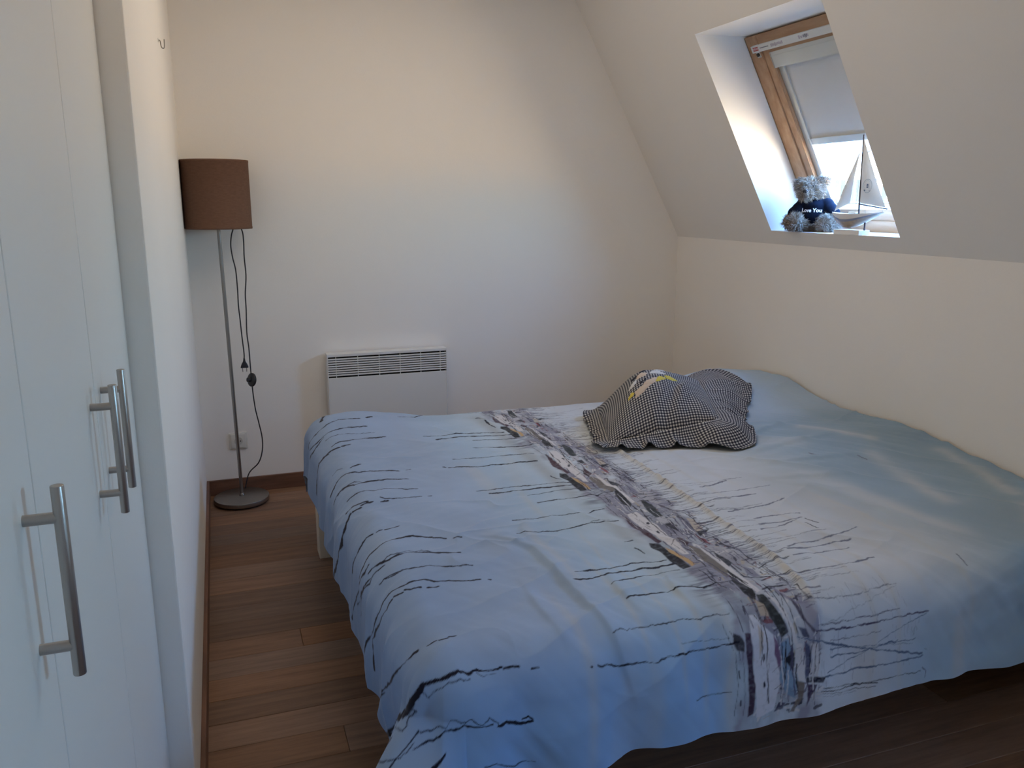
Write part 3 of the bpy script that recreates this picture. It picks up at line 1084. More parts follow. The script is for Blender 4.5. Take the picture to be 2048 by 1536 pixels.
# ink strokes: colour, width in mm, flat list of cloth coordinates
INK = [
('k',14.4,(0.325,3.116,0.355,3.233,0.370,3.195)),
('k',9.0,(0.206,3.098,0.248,3.050,0.287,3.038,0.330,3.049,0.363,3.071,0.388,3.084,0.428,3.074,0.465,3.067)),
('k',10.5,(0.492,3.077,0.515,3.086)),
('k',8.1,(0.227,3.013,0.245,2.993,0.280,2.967,0.312,2.980,0.340,2.988,0.371,2.997,0.407,2.998,0.439,2.993,0.477,2.990)),
('k',8.5,(0.204,2.990,0.249,2.952,0.282,2.946,0.311,2.970)),
('k',3.4,(0.316,2.929,0.339,2.940,0.363,2.947,0.399,2.945,0.438,2.935,0.496,2.931)),
('k',9.6,(0.328,2.848,0.346,2.864,0.371,2.873,0.389,2.876,0.412,2.881,0.452,2.884,0.491,2.878,0.527,2.880)),
('k',15.4,(0.318,2.814,0.348,2.811)),
('k',16.3,(0.369,2.817,0.393,2.828)),
('k',19.7,(0.132,2.841,0.191,2.836,0.236,2.819,0.260,2.818,0.291,2.808,0.315,2.812)),
('k',10.2,(0.236,2.819,0.251,2.829,0.278,2.813,0.307,2.800)),
('k',5.3,(0.292,2.602,0.312,2.608,0.329,2.590)),
('k',10.6,(0.355,2.566,0.387,2.582)),
('k',9.2,(0.253,2.481,0.277,2.496,0.297,2.519,0.319,2.529,0.344,2.525,0.374,2.516,0.406,2.516,0.458,2.502,0.493,2.496)),
('k',10.2,(0.519,2.496,0.533,2.496)),
('k',12.0,(0.279,2.433,0.301,2.444,0.320,2.441,0.341,2.416,0.373,2.418,0.404,2.418,0.441,2.414,0.471,2.409,0.504,2.401)),
('k',6.9,(0.247,2.425,0.277,2.438,0.299,2.436,0.329,2.444,0.346,2.447,0.366,2.422,0.389,2.422,0.404,2.421)),
('k',5.6,(0.297,2.333,0.323,2.339,0.344,2.344,0.368,2.344,0.388,2.330,0.418,2.335,0.445,2.321,0.476,2.308,0.512,2.301)),
('k',13.6,(0.290,2.234,0.309,2.252,0.332,2.242,0.350,2.241)),
('k',13.0,(0.302,2.216,0.326,2.215)),
('k',8.7,(0.333,2.227,0.368,2.237)),
('k',8.0,(0.388,2.232,0.409,2.235)),
('k',4.9,(0.393,2.260,0.405,2.248,0.437,2.245,0.473,2.244,0.509,2.244)),
('k',6.4,(0.529,2.242,0.538,2.242)),
('k',17.4,(0.087,2.267,0.146,2.214,0.212,2.182,0.260,2.186,0.295,2.215)),
('k',6.8,(0.208,2.009,0.235,2.011,0.269,2.009,0.293,2.017,0.317,2.028,0.327,2.027)),
('k',5.2,(0.338,2.027,0.355,2.031)),
('k',7.0,(0.362,2.026,0.398,2.029)),
('k',8.7,(0.237,1.914,0.274,1.915,0.297,1.929,0.320,1.928,0.350,1.942,0.376,1.949,0.402,1.953,0.419,1.955,0.439,1.945,0.463,1.932)),
('k',7.0,(0.468,1.926,0.495,1.914)),
('k',6.1,(0.515,1.903,0.531,1.901)),
('k',7.7,(0.277,1.859,0.290,1.861,0.311,1.853,0.336,1.846,0.363,1.856,0.388,1.860,0.422,1.846,0.450,1.833,0.477,1.820,0.502,1.810)),
('k',4.1,(0.297,1.856,0.326,1.854,0.344,1.866,0.364,1.863,0.390,1.869,0.403,1.857,0.420,1.865,0.430,1.855,0.439,1.840)),
('k',3.4,(0.308,1.778,0.332,1.776,0.364,1.781,0.394,1.778,0.422,1.771,0.450,1.744,0.482,1.729,0.510,1.726)),
('k',6.3,(0.623,3.120,0.689,3.132,0.770,3.220,0.835,3.188,0.896,3.183,0.966,3.166)),
('k',8.7,(0.661,2.847,0.712,2.827,0.770,2.820,0.843,2.829,0.951,2.805)),
('k',12.8,(0.698,2.790,0.737,2.785,0.805,2.780,0.876,2.780,0.964,2.758)),
('k',6.4,(0.811,2.721,0.884,2.718,0.971,2.712)),
('k',8.5,(0.787,2.641,0.856,2.632,0.927,2.628,0.980,2.609,1.017,2.621)),
('k',6.1,(0.690,2.546,0.778,2.540,0.881,2.522,0.956,2.497)),
('k',10.5,(0.638,2.479,0.643,2.473)),
('k',10.0,(0.655,2.465,0.702,2.456,0.743,2.439,0.794,2.443,0.872,2.436,0.941,2.435)),
('k',5.5,(0.675,2.225,0.727,2.226,0.786,2.232,0.845,2.233,0.897,2.233,0.972,2.220)),
('k',8.5,(0.702,2.197,0.717,2.195)),
('k',9.2,(0.725,2.196,0.744,2.193,0.767,2.195,0.817,2.193,0.863,2.196,0.929,2.196,0.975,2.195)),
('k',4.2,(0.804,2.148,0.864,2.157,0.915,2.163,0.985,2.164)),
('k',6.8,(0.813,2.083,0.871,2.089,0.930,2.084,0.977,2.090,0.986,2.060,1.013,2.077,1.055,2.070)),
('k',4.8,(0.700,1.984,0.758,1.972,0.818,1.967,0.859,1.959,0.903,1.948,0.936,1.974,0.966,1.973)),
('k',6.1,(0.673,1.879,0.711,1.877,0.747,1.882,0.781,1.870,0.807,1.872,0.845,1.878,0.881,1.887,0.917,1.875,0.964,1.887)),
('k',3.1,(0.888,1.891,0.943,1.893)),
('k',9.0,(0.942,2.993,0.942,2.931,0.946,2.879)),
('k',10.0,(0.918,3.037,0.950,3.020)),
('k',4.8,(0.934,2.290,0.944,2.265,0.957,2.255)),
('k',6.5,(0.724,1.622,0.762,1.619,0.806,1.613,0.872,1.635,0.915,1.626,0.961,1.620)),
('k',9.6,(0.704,1.577,0.738,1.580,0.772,1.584,0.814,1.589,0.853,1.593,0.888,1.602,0.922,1.589,0.970,1.593)),
('k',4.1,(0.774,1.538,0.822,1.552,0.857,1.556,0.898,1.557,0.958,1.556)),
('k',5.5,(0.778,1.466,0.811,1.470,0.846,1.475,0.895,1.471,0.945,1.477,0.962,1.462,0.999,1.467,1.035,1.461)),
('k',2.7,(0.697,1.368,0.711,1.371,0.728,1.366,0.736,1.370,0.778,1.368,0.820,1.369,0.858,1.371,0.896,1.362,0.928,1.364,0.966,1.363)),
('k',3.4,(0.630,1.314,0.633,1.313)),
('k',3.1,(0.645,1.313,0.656,1.312)),
('k',3.7,(0.659,1.311,0.677,1.310,0.688,1.304,0.707,1.304,0.737,1.300,0.770,1.297,0.794,1.300,0.824,1.301,0.863,1.300,0.900,1.299,0.931,1.302,0.967,1.302)),
('k',1.3,(0.836,1.320,0.879,1.317,0.946,1.314)),
('k',2.1,(0.863,1.196,0.888,1.194,0.920,1.193,0.949,1.193)),
('k',5.0,(0.921,1.704,0.928,1.691,0.933,1.672)),
('k',5.0,(0.912,1.742,0.924,1.744,0.937,1.748)),
('k',9.4,(0.110,1.961,0.153,1.948,0.213,1.910,0.270,1.880,0.289,1.887)),
('k',5.7,(0.168,1.916,0.235,1.853,0.282,1.836,0.321,1.837)),
('k',6.3,(0.155,1.886,0.206,1.870,0.268,1.828,0.288,1.839)),
('k',3.6,(0.288,1.779,0.317,1.782,0.345,1.781,0.384,1.782,0.420,1.771,0.441,1.752,0.474,1.734,0.510,1.725)),
('k',7.0,(0.104,1.737,0.170,1.730,0.217,1.701,0.259,1.694,0.281,1.706,0.312,1.712,0.342,1.707,0.368,1.708,0.389,1.708,0.407,1.692,0.441,1.683,0.474,1.667,0.507,1.665)),
('k',6.2,(0.526,1.659,0.532,1.656)),
('k',10.5,(0.130,1.672,0.191,1.703,0.241,1.671,0.283,1.668,0.303,1.680)),
('k',8.8,(0.310,1.684,0.332,1.677)),
('k',9.0,(0.340,1.683,0.351,1.675)),
('k',8.3,(0.354,1.675,0.372,1.673)),
('k',7.5,(0.390,1.667,0.410,1.664)),
('k',7.8,(0.096,1.575,0.090,1.599,0.159,1.540,0.216,1.486,0.260,1.454,0.290,1.447,0.308,1.449)),
('k',6.0,(0.331,1.442,0.348,1.442)),
('k',6.8,(0.354,1.440,0.373,1.438)),
('k',6.5,(0.377,1.443,0.390,1.443)),
('k',5.6,(0.096,1.575,0.102,1.575,0.095,1.605,0.165,1.523)),
('k',17.1,(0.180,1.347,0.192,1.359,0.072,1.514,0.112,1.479,0.231,1.373,0.283,1.365,0.298,1.366,0.311,1.372)),
('k',6.0,(0.311,1.372,0.333,1.365,0.353,1.356,0.372,1.347,0.386,1.341,0.408,1.346,0.428,1.341,0.454,1.344)),
('k',5.8,(0.458,1.340,0.488,1.339)),
('k',6.2,(0.512,1.331,0.526,1.331)),
('k',1.9,(0.303,1.366,0.309,1.362,0.313,1.349,0.328,1.352,0.339,1.348,0.350,1.347,0.364,1.338,0.376,1.329,0.389,1.331)),
('k',1.5,(0.404,1.340,0.415,1.332,0.440,1.335)),
('k',2.2,(0.282,1.355,0.285,1.350,0.269,1.354,0.262,1.342,0.253,1.343,0.116,1.439,0.086,1.452)),
('k',2.6,(0.272,1.321,0.275,1.313,0.290,1.302,0.309,1.296,0.325,1.280,0.337,1.286,0.351,1.276,0.370,1.255,0.382,1.262,0.395,1.250,0.405,1.246,0.416,1.258,0.432,1.245,0.437,1.236)),
('k',5.2,(0.259,1.297,0.278,1.289,0.298,1.282,0.321,1.277,0.345,1.262,0.375,1.249,0.402,1.243,0.423,1.244)),
('k',7.3,(0.434,1.238,0.452,1.239,0.473,1.229,0.495,1.222,0.509,1.224)),
('k',3.4,(0.487,1.232,0.500,1.234,0.509,1.228)),
('k',2.4,(0.404,1.162,0.429,1.160,0.453,1.145,0.472,1.137,0.493,1.139,0.514,1.137)),
('k',3.8,(0.085,1.418,0.241,1.302,0.252,1.302,0.261,1.306)),
('g',2.5,(1.151,1.359,1.189,1.358,1.218,1.354,1.255,1.350,1.294,1.351,1.322,1.353,1.352,1.355,1.380,1.359,1.410,1.359)),
('g',1.2,(1.162,1.305,1.210,1.310,1.265,1.323,1.314,1.333,1.355,1.343,1.406,1.355)),
('p',2.2,(1.176,1.305,1.235,1.305,1.285,1.304,1.325,1.303,1.353,1.306,1.389,1.304)),
('p',4.2,(1.158,1.295,1.207,1.293,1.256,1.289,1.305,1.288,1.375,1.288,1.472,1.286)),
('p',1.6,(1.192,1.271,1.256,1.267,1.330,1.265)),
('s',5.1,(1.112,1.292,1.134,1.284,1.189,1.266,1.243,1.248,1.299,1.230,1.359,1.213,1.464,1.182)),
('s',2.7,(1.194,1.252,1.259,1.243,1.305,1.236,1.376,1.230,1.439,1.224)),
('s',3.7,(1.198,1.234,1.261,1.226,1.306,1.230,1.383,1.233)),
('s',2.2,(1.189,1.200,1.262,1.215,1.306,1.233,1.349,1.250,1.390,1.262,1.467,1.282)),
('s',3.9,(1.182,1.193,1.247,1.187,1.293,1.188,1.364,1.181,1.418,1.179,1.466,1.177)),
('k',2.1,(1.175,1.168,1.220,1.160,1.265,1.153,1.312,1.148,1.383,1.145,1.458,1.141)),
('k',2.7,(1.169,1.162,1.212,1.153,1.248,1.151,1.296,1.149,1.329,1.141)),
('k',1.9,(1.173,1.155,1.232,1.144,1.281,1.140,1.326,1.134)),
('g',1.5,(1.173,1.149,1.220,1.141,1.269,1.134)),
('p',2.3,(1.466,1.149,1.477,1.137,1.474,1.123)),
('k',1.4,(1.471,1.193,1.478,1.190)),
('s',1.5,(1.326,1.233,1.431,1.216)),
('g',6.4,(1.315,2.040,1.358,2.039,1.397,2.056,1.421,2.063)),
('g',9.2,(1.262,1.917,1.312,1.935,1.359,1.926,1.433,1.931)),
('g',7.0,(1.281,1.840,1.323,1.849,1.365,1.843,1.421,1.848,1.485,1.869)),
('g',5.9,(1.314,1.771,1.363,1.775,1.421,1.764,1.449,1.753)),
('g',6.8,(1.302,1.732,1.371,1.724,1.433,1.726)),
('g',5.8,(1.286,1.697,1.343,1.700,1.410,1.716)),
('g',5.9,(1.271,1.568,1.325,1.577,1.384,1.584,1.430,1.588,1.522,1.618)),
('g',7.4,(1.260,1.554,1.322,1.549,1.389,1.561,1.446,1.555)),
('g',4.7,(1.246,1.518,1.307,1.520,1.365,1.522,1.415,1.524)),
('g',5.4,(1.135,1.463,1.178,1.446,1.236,1.442,1.323,1.440,1.377,1.449,1.430,1.456)),
('g',8.2,(1.824,2.187,1.823,2.163,1.828,2.142)),
('g',4.7,(1.954,2.108,1.958,2.090,1.965,2.073)),
('k',4.7,(1.439,1.717,1.440,1.697,1.440,1.687,1.447,1.675)),
('k',4.9,(1.414,1.686,1.418,1.669,1.416,1.639)),
('g',3.1,(1.646,1.416,1.642,1.399,1.639,1.374)),
]
# boats of the quay: unit, colour, outline
PATCH = [
('a',(0.6,0.58,0.58),(1.008,1.916,1.040,1.924,1.044,1.864,1.044,1.801,1.039,1.731,1.025,1.621,1.011,1.627,1.009,1.705,1.000,1.755,1.002,1.829,1.002,1.888)),
('a',(0.07,0.035,0.05),(0.997,1.905,0.995,1.838,1.002,1.807,0.996,1.748,1.003,1.717,0.990,1.709,0.981,1.748,0.974,1.790,0.985,1.870)),
('a',(0.015,0.013,0.014),(0.969,1.719,0.990,1.709,0.988,1.656,0.995,1.618,0.990,1.557,0.968,1.554,0.966,1.605,0.968,1.657,0.959,1.694)),
('a',(0.5,0.33,0.15),(0.992,1.681,0.998,1.661,1.008,1.604,1.007,1.565,0.995,1.559,0.995,1.606,0.987,1.653)),
('a',(0.02,0.02,0.03),(1.030,1.849,1.036,1.850,1.036,1.837,1.030,1.831,1.026,1.837)),
('a',(0.02,0.02,0.03),(1.023,1.783,1.031,1.786,1.029,1.773,1.020,1.760,1.018,1.769)),
('a',(0.06,0.03,0.04),(1.059,1.740,1.068,1.691,1.043,1.661,1.041,1.696)),
('a',(0.04,0.04,0.05),(1.065,1.810,1.087,1.815,1.082,1.766,1.071,1.786)),
('a',(0.025,0.03,0.03),(1.092,1.999,1.114,1.992,1.090,1.854,1.071,1.870,1.074,1.927)),
('a',(0.42,0.42,0.46),(1.067,1.862,1.093,1.866,1.082,1.819,1.055,1.809)),
('a',(0.45,0.39,0.32),(1.138,1.827,1.155,1.812,1.147,1.754,1.121,1.746)),
('a',(0.16,0.16,0.22),(1.117,1.832,1.134,1.820,1.124,1.756,1.104,1.757)),
('a',(0.02,0.02,0.025),(1.123,1.750,1.160,1.747,1.136,1.731,1.119,1.725)),
('a',(0.2,0.04,0.05),(1.112,1.742,1.119,1.700,1.113,1.656,1.107,1.681)),
('a',(0.6,0.58,0.58),(1.072,1.685,1.072,1.626,1.076,1.522,1.069,1.403,1.057,1.399,1.056,1.502,1.059,1.611)),
('a',(0.17,0.15,0.13),(1.054,1.669,1.062,1.634,1.060,1.574,1.059,1.501,1.037,1.483,1.032,1.541,1.035,1.602,1.038,1.645)),
('a',(0.02,0.018,0.018),(1.060,1.514,1.063,1.472,1.054,1.398,1.041,1.375,1.029,1.402,1.036,1.462)),
('a',(0.03,0.032,0.04),(1.081,1.605,1.089,1.580,1.092,1.543,1.074,1.529,1.075,1.574)),
('a',(0.2,0.2,0.26),(1.108,1.524,1.122,1.500,1.113,1.465,1.095,1.463,1.096,1.494)),
('a',(0.24,0.23,0.3),(1.096,1.430,1.117,1.383,1.133,1.362,1.178,1.350,1.132,1.356,1.107,1.380)),
('a',(0.1,0.09,0.12),(1.125,1.371,1.132,1.356,1.141,1.319,1.157,1.298,1.150,1.296,1.131,1.325,1.123,1.357)),
('b',(0.03,0.034,0.034),(1.053,1.394,1.068,1.392,1.078,1.354,1.089,1.321,1.092,1.304,1.073,1.296,1.062,1.330,1.047,1.365)),
('b',(0.6,0.58,0.58),(1.073,1.395,1.087,1.378,1.099,1.345,1.105,1.314,1.111,1.278,1.103,1.279,1.095,1.310,1.085,1.355)),
('b',(0.42,0.35,0.28),(1.040,1.384,1.056,1.369,1.056,1.342,1.037,1.346)),
('b',(0.6,0.6,0.64),(1.009,1.351,1.024,1.351,1.038,1.320,1.059,1.302,1.067,1.246,1.067,1.191,1.056,1.137,1.009,1.131,1.003,1.206,1.000,1.274,0.998,1.318)),
('b',(0.05,0.03,0.055),(0.985,1.319,0.997,1.315,0.997,1.261,1.004,1.206,1.000,1.141,0.986,1.136,0.989,1.208,0.982,1.279)),
('b',(0.48,0.4,0.33),(1.021,1.332,1.029,1.311,1.022,1.283,1.014,1.261,1.016,1.294)),
('b',(0.02,0.02,0.035),(1.024,1.269,1.028,1.270,1.030,1.258,1.027,1.252,1.025,1.256)),
('b',(0.02,0.02,0.035),(1.024,1.208,1.029,1.210,1.030,1.200,1.027,1.195,1.024,1.199)),
('b',(0.17,0.1,0.17),(1.054,1.307,1.063,1.286,1.072,1.245,1.066,1.228,1.054,1.266)),
('b',(0.2,0.3,0.42),(1.070,1.284,1.089,1.293,1.095,1.269,1.085,1.249,1.110,1.190,1.106,1.156,1.087,1.169,1.066,1.205,1.073,1.245)),
('b',(0.02,0.02,0.025),(1.079,1.248,1.101,1.262,1.106,1.240,1.102,1.217,1.090,1.232)),
('b',(0.6,0.58,0.58),(1.105,1.279,1.119,1.277,1.131,1.237,1.131,1.192,1.115,1.194,1.106,1.240)),
('b',(0.09,0.1,0.17),(1.125,1.282,1.138,1.270,1.147,1.235,1.141,1.200,1.130,1.198,1.132,1.240)),
('b',(0.6,0.58,0.58),(1.139,1.275,1.158,1.272,1.170,1.229,1.163,1.195,1.149,1.205,1.148,1.240)),
('b',(0.02,0.02,0.035),(1.131,1.198,1.183,1.192,1.175,1.181,1.133,1.188)),
('b',(0.06,0.04,0.08),(1.134,1.185,1.159,1.180,1.145,1.158,1.135,1.133)),
('b',(0.17,0.14,0.12),(1.109,1.195,1.127,1.190,1.125,1.159,1.106,1.123,1.097,1.125,1.113,1.155)),
('b',(0.08,0.09,0.14),(1.117,1.312,1.135,1.304,1.137,1.287,1.124,1.290)),
('b',(0.05,0.05,0.06),(0.958,1.321,0.973,1.314,0.981,1.298,0.977,1.280,0.959,1.287,0.953,1.302)),
('b',(0.05,0.05,0.09),(1.069,1.152,1.085,1.148,1.079,1.135,1.057,1.132)),
]
FINE = [
('b',2.2,(1.021,1.350,1.034,1.325,1.035,1.301,1.035,1.254,1.040,1.156)),
('b',1.4,(0.956,1.282,0.964,1.210,0.956,1.142)),
('b',1.1,(0.973,1.280,0.980,1.209,0.976,1.140)),
('b',2.7,(0.965,1.240,0.967,1.224)),
('b',3.0,(0.969,1.174,0.969,1.163)),
('b',1.2,(1.038,1.364,1.054,1.366,1.051,1.348,1.037,1.332,1.032,1.348)),
('b',1.1,(1.106,1.268,1.117,1.270,1.123,1.238,1.111,1.222)),
('b',1.4,(1.050,1.226,1.066,1.236)),
('b',1.4,(1.054,1.186,1.070,1.193)),
('b',1.7,(1.095,1.269,1.100,1.279,1.098,1.310,1.095,1.338,1.089,1.363)),
('b',2.1,(1.162,1.281,1.169,1.246,1.167,1.224)),
('b',1.1,(0.940,1.343,0.944,1.313,0.951,1.288)),
('b',1.4,(0.951,1.327,0.961,1.301,0.967,1.265)),
('a',3.7,(1.060,1.939,1.037,1.823,1.036,1.752,1.050,1.718,1.045,1.665)),
('a',4.5,(1.083,1.538,1.079,1.474,1.091,1.462,1.134,1.454)),
('a',3.5,(1.137,1.501,1.166,1.513,1.232,1.518)),
('a',3.4,(1.108,1.456,1.169,1.453,1.233,1.444)),
('a',2.1,(1.013,1.687,1.033,1.708,1.054,1.717)),
('a',1.5,(0.979,1.411,0.982,1.351,0.982,1.321)),
('a',4.1,(1.079,1.406,1.093,1.412,1.164,1.402,1.161,1.363)),
('a',4.2,(1.144,1.704,1.136,1.639,1.150,1.599,1.144,1.553)),
]

duv = thing('duvet', (1.3, 2.3, 0.4), 'pale blue duvet printed with a marina of boats and reflected masts', 'duvet')
gu = axis_grid(DU0 - SUM, DU1, lambda u: 0.0022 if u < 1.6 else 0.0034)
gv = axis_grid(DV0 - SVM, DV1 + SVF, lambda v: 0.0020 + 0.0007 * max(0, v - 1.2) + (0.006 if v > 3.22 else 0))
UU, VV = np.meshgrid(gu, gv, indexing='ij')
px_, py_, pz_ = duvet_pos(UU, VV)


def lerp3(a, b, t):
    return np.asarray(a) * (1 - t[..., None]) + np.asarray(b) * t[..., None]


def cloth_wash(U, V):
    """the watercolour ground of the print"""
    n1, n2, n3 = fbm(U * 2.2, V * 2.2, 61, 4), fbm(U * 5, V * 5, 62, 4), fbm(U * 1.3 + 9, V * 0.9, 63, 3)
    keys = [0.08, 0.35, 0.62, 0.80, 0.95, 1.16, 1.45, 1.62, 1.82, 2.34]
    cols = [(0.21, 0.31, 0.49), (0.275, 0.365, 0.525), (0.31, 0.40, 0.555), (0.345, 0.455, 0.58), (0.44, 0.53, 0.60), (0.54, 0.585, 0.63), (0.54, 0.565, 0.59), (0.455, 0.50, 0.525), (0.29, 0.39, 0.475), (0.24, 0.345, 0.445)]
    uu = U + 0.05 * n1 + 0.10 * sstep(V, 2.3, 2.9) * (U > 1.3) * 0
    c = np.stack([np.interp(uu, keys, [q[k] for q in cols]) for k in range(3)], -1)
    c = c * (1 + 0.10 * n2[..., None])
    # light blue sky over the pillow
    c = lerp3(c, (0.40, 0.515, 0.66), sstep(V + 0.06 * n1, 2.42, 2.75) * sstep(U, 1.45, 1.75) * 0.9)
    # cloud streaks in the sky
    for (a, b_, w, s) in (((1.98, 2.42), (2.12, 2.22), 0.026, 0.75), ((2.02, 2.10), (1.94, 1.72), 0.035, 0.55), ((2.26, 2.06), (2.20, 1.74), 0.030, 0.6), ((1.70, 2.02), (1.78, 1.55), 0.05, 0.6), ((2.14, 1.62), (1.98, 1.36), 0.040, 0.6), ((1.66, 2.46), (1.84, 2.30), 0.05, 0.5)):
        d, t = line_d(U + 0.03 * n1, V + 0.03 * n2, [a, b_])
        c = lerp3(c, (0.56, 0.58, 0.58), s * np.exp(-(d / w) ** 2) * np.clip(0.75 + 0.6 * n2, 0, 1))
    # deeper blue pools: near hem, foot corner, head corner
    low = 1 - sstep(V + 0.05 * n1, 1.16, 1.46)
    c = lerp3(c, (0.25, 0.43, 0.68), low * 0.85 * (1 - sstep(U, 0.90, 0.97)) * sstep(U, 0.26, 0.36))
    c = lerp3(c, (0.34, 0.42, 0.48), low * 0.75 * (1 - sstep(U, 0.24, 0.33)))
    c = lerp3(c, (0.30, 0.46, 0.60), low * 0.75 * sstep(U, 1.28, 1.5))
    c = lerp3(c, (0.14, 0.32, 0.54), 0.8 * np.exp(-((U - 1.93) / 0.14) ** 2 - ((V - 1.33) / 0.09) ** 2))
    c = lerp3(c, (0.19, 0.29, 0.50), 0.55 * sstep(n3, 0.1, 0.5) * (1 - sstep(U, 0.40, 0.55)))
    # warm cream shadows painted into the cloth colour as soft patches
    c = lerp3(c, (0.52, 0.50, 0.46), 0.38 * sstep(fbm(U * 7, V * 1.7, 64, 3), 0.15, 0.6) * sstep(U, 0.55, 0.8) * (1 - sstep(U, 1.7, 1.9)))
    # narrow cream runs of bare paper along the quay
    for k, (u0, va, vb, w_, s_) in enumerate(((0.625, 1.12, 1.55, 0.012, 0.5), (0.715, 1.55, 1.95, 0.014, 0.5), (0.765, 1.30, 1.75, 0.007, 0.45), (0.835, 1.2, 1.85, 0.006, 0.4), (0.885, 1.15, 1.6, 0.008, 0.45), (0.80, 1.95, 2.25, 0.012, 0.4), (1.315, 1.12, 1.75, 0.008, 0.5), (1.395, 1.12, 1.85, 0.008, 0.5), (1.48, 1.3, 2.0, 0.010, 0.3), (1.33, 1.9, 2.45, 0.010, 0.4), (1.42, 2.0, 2.4, 0.012, 0.35), (1.60, 1.2, 1.9, 0.009, 0.4), (0.945, 1.12, 1.4, 0.010, 0.6))):
        e_ = np.abs(U + 0.020 * fbm(V * 3.0 + k, U * 0 + k, 66, 2) - u0)
        c = lerp3(c, (0.52, 0.48, 0.40), 0.6 * s_ * np.exp(-(e_ / w_) ** 2) * sstep(V, va - 0.08, va + 0.08) * (1 - sstep(V, vb - 0.15, vb + 0.1)))
    d, t = line_d(U, V, [(0.93, 3.1), (0.935, 2.0), (0.93, 1.2)])
    c = lerp3(c, (0.30, 0.30, 0.30), 0.55 * np.exp(-(d / 0.028) ** 2) * np.clip(0.6 + 1.4 * n2, 0, 1))
    d, t = line_d(U, V, [(1.262, 2.62), (1.247, 2.436), (1.226, 1.95), (1.205, 1.55), (1.17, 1.36)])
    c = lerp3(c, (0.56, 0.51, 0.42), 0.65 * np.exp(-((d - 0.0) / 0.012) ** 2))
    return c


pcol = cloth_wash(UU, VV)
JU = 0.0030 * fbm(UU * 60, VV * 60, 71, 3)
JV = 0.0036 * fbm(UU * 75, VV * 30, 72, 3)
JW = 0.75 + 0.9 * np.clip(fbm(UU * 42, VV * 42, 73, 3) + 0.15, -0.5, 0.8)
GRAIN = np.clip(0.85 + 1.1 * fbm(UU * 110, VV * 160, 74, 2), 0, 1)


def window_of(us, vs, pad):
    i0, i1 = np.searchsorted(gu, [min(us) - pad, max(us) + pad])
    j0, j1 = np.searchsorted(gv, [min(vs) - pad, max(vs) + pad])
    return slice(max(i0 - 1, 0), i1 + 1), slice(max(j0 - 1, 0), j1 + 1)


def ink(pts, w, rgb, alpha=1.0, dv=0.0, jit=1.0, taper=0.0):
    """one brush line of width w metres"""
    pts = [(a, b_ + dv) for a, b_ in pts]
    for i, ((u0, v0), (u1, v1)) in enumerate(zip(pts, pts[1:])):
        sl = window_of((u0, u1), (v0, v1), w + 0.008)
        if sl[0].stop - sl[0].start < 1 or sl[1].stop - sl[1].start < 1:
            continue
        U, V = UU[sl] + jit * JU[sl], VV[sl] + jit * JV[sl]
        dx, dy = u1 - u0, v1 - v0
        L2 = dx * dx + dy * dy + 1e-12
        t = np.clip(((U - u0) * dx + (V - v0) * dy) / L2, 0, 1)
        d = np.hypot(U - u0 - t * dx, V - v0 - t * dy)
        ww = w * JW[sl]
        cov = np.clip((ww / 2 - d) / 0.0019 + 0.5, 0, 1) * min(1.0, 0.45 + w / 0.004) * alpha
        pcol[sl] = lerp3(pcol[sl], rgb, cov)


def patch(pts, rgb, dv=0.0, alpha=1.0, soft=0.003):
    pts = [(a, b_ + dv) for a, b_ in pts]
    us, vs = [p[0] for p in pts], [p[1] for p in pts]
    sl = window_of(us, vs, 0.008)
    if sl[0].stop - sl[0].start < 2 or sl[1].stop - sl[1].start < 2:
        return
    U, V = UU[sl] + 0.6 * JU[sl], VV[sl] + 0.6 * JV[sl]
    inside = np.zeros(U.shape, bool)
    dmin = np.full(U.shape, 9.0)
    for (u0, v0), (u1, v1) in zip(pts, pts[1:] + pts[:1]):
        cross = ((v0 > V) != (v1 > V)) & (U < (u1 - u0) * (V - v0) / (v1 - v0 + 1e-12) + u0)
        inside ^= cross
        dx, dy = u1 - u0, v1 - v0
        t = np.clip(((U - u0) * dx + (V - v0) * dy) / (dx * dx + dy * dy + 1e-12), 0, 1)
        dmin = np.minimum(dmin, np.hypot(U - u0 - t * dx, V - v0 - t * dy))
    cov = np.clip(np.where(inside, dmin, -dmin) / soft + 0.5, 0, 1) * alpha * (0.8 + 0.2 * GRAIN[sl])
    pcol[sl] = lerp3(pcol[sl], rgb, cov)


def pairs(q):
    return list(zip(q[0::2], q[1::2]))


TONE = {'k': (0.010, 0.009, 0.018), 'g': (0.16, 0.17, 0.22), 's': (0.10, 0.14, 0.22), 'p': (0.07, 0.06, 0.11)}
PERIOD = 0.583
# lavender-grey underpainting of the quay, between ragged edges
for (c, lo, hi, a, sd) in (((0.27, 0.27, 0.33), 0.968, 1.165, 0.95, 81), ((0.13, 0.125, 0.17), 0.985, 1.13, 0.60, 83), ((0.50, 0.49, 0.50), 1.06, 1.15, 0.55, 82)):
    e = 0.030 * fbm(UU * 6, VV * 22, sd, 4)
    m = sstep(UU + e, lo - 0.012, lo + 0.012) * (1 - sstep(UU + e, hi - 0.014, hi + 0.014))
    pcol = lerp3(pcol, c, a * m * np.clip((0.75 if sd == 81 else 0.35) + 1.5 * fbm(UU * 20, VV * 10, sd + 5, 4), 0, 1))
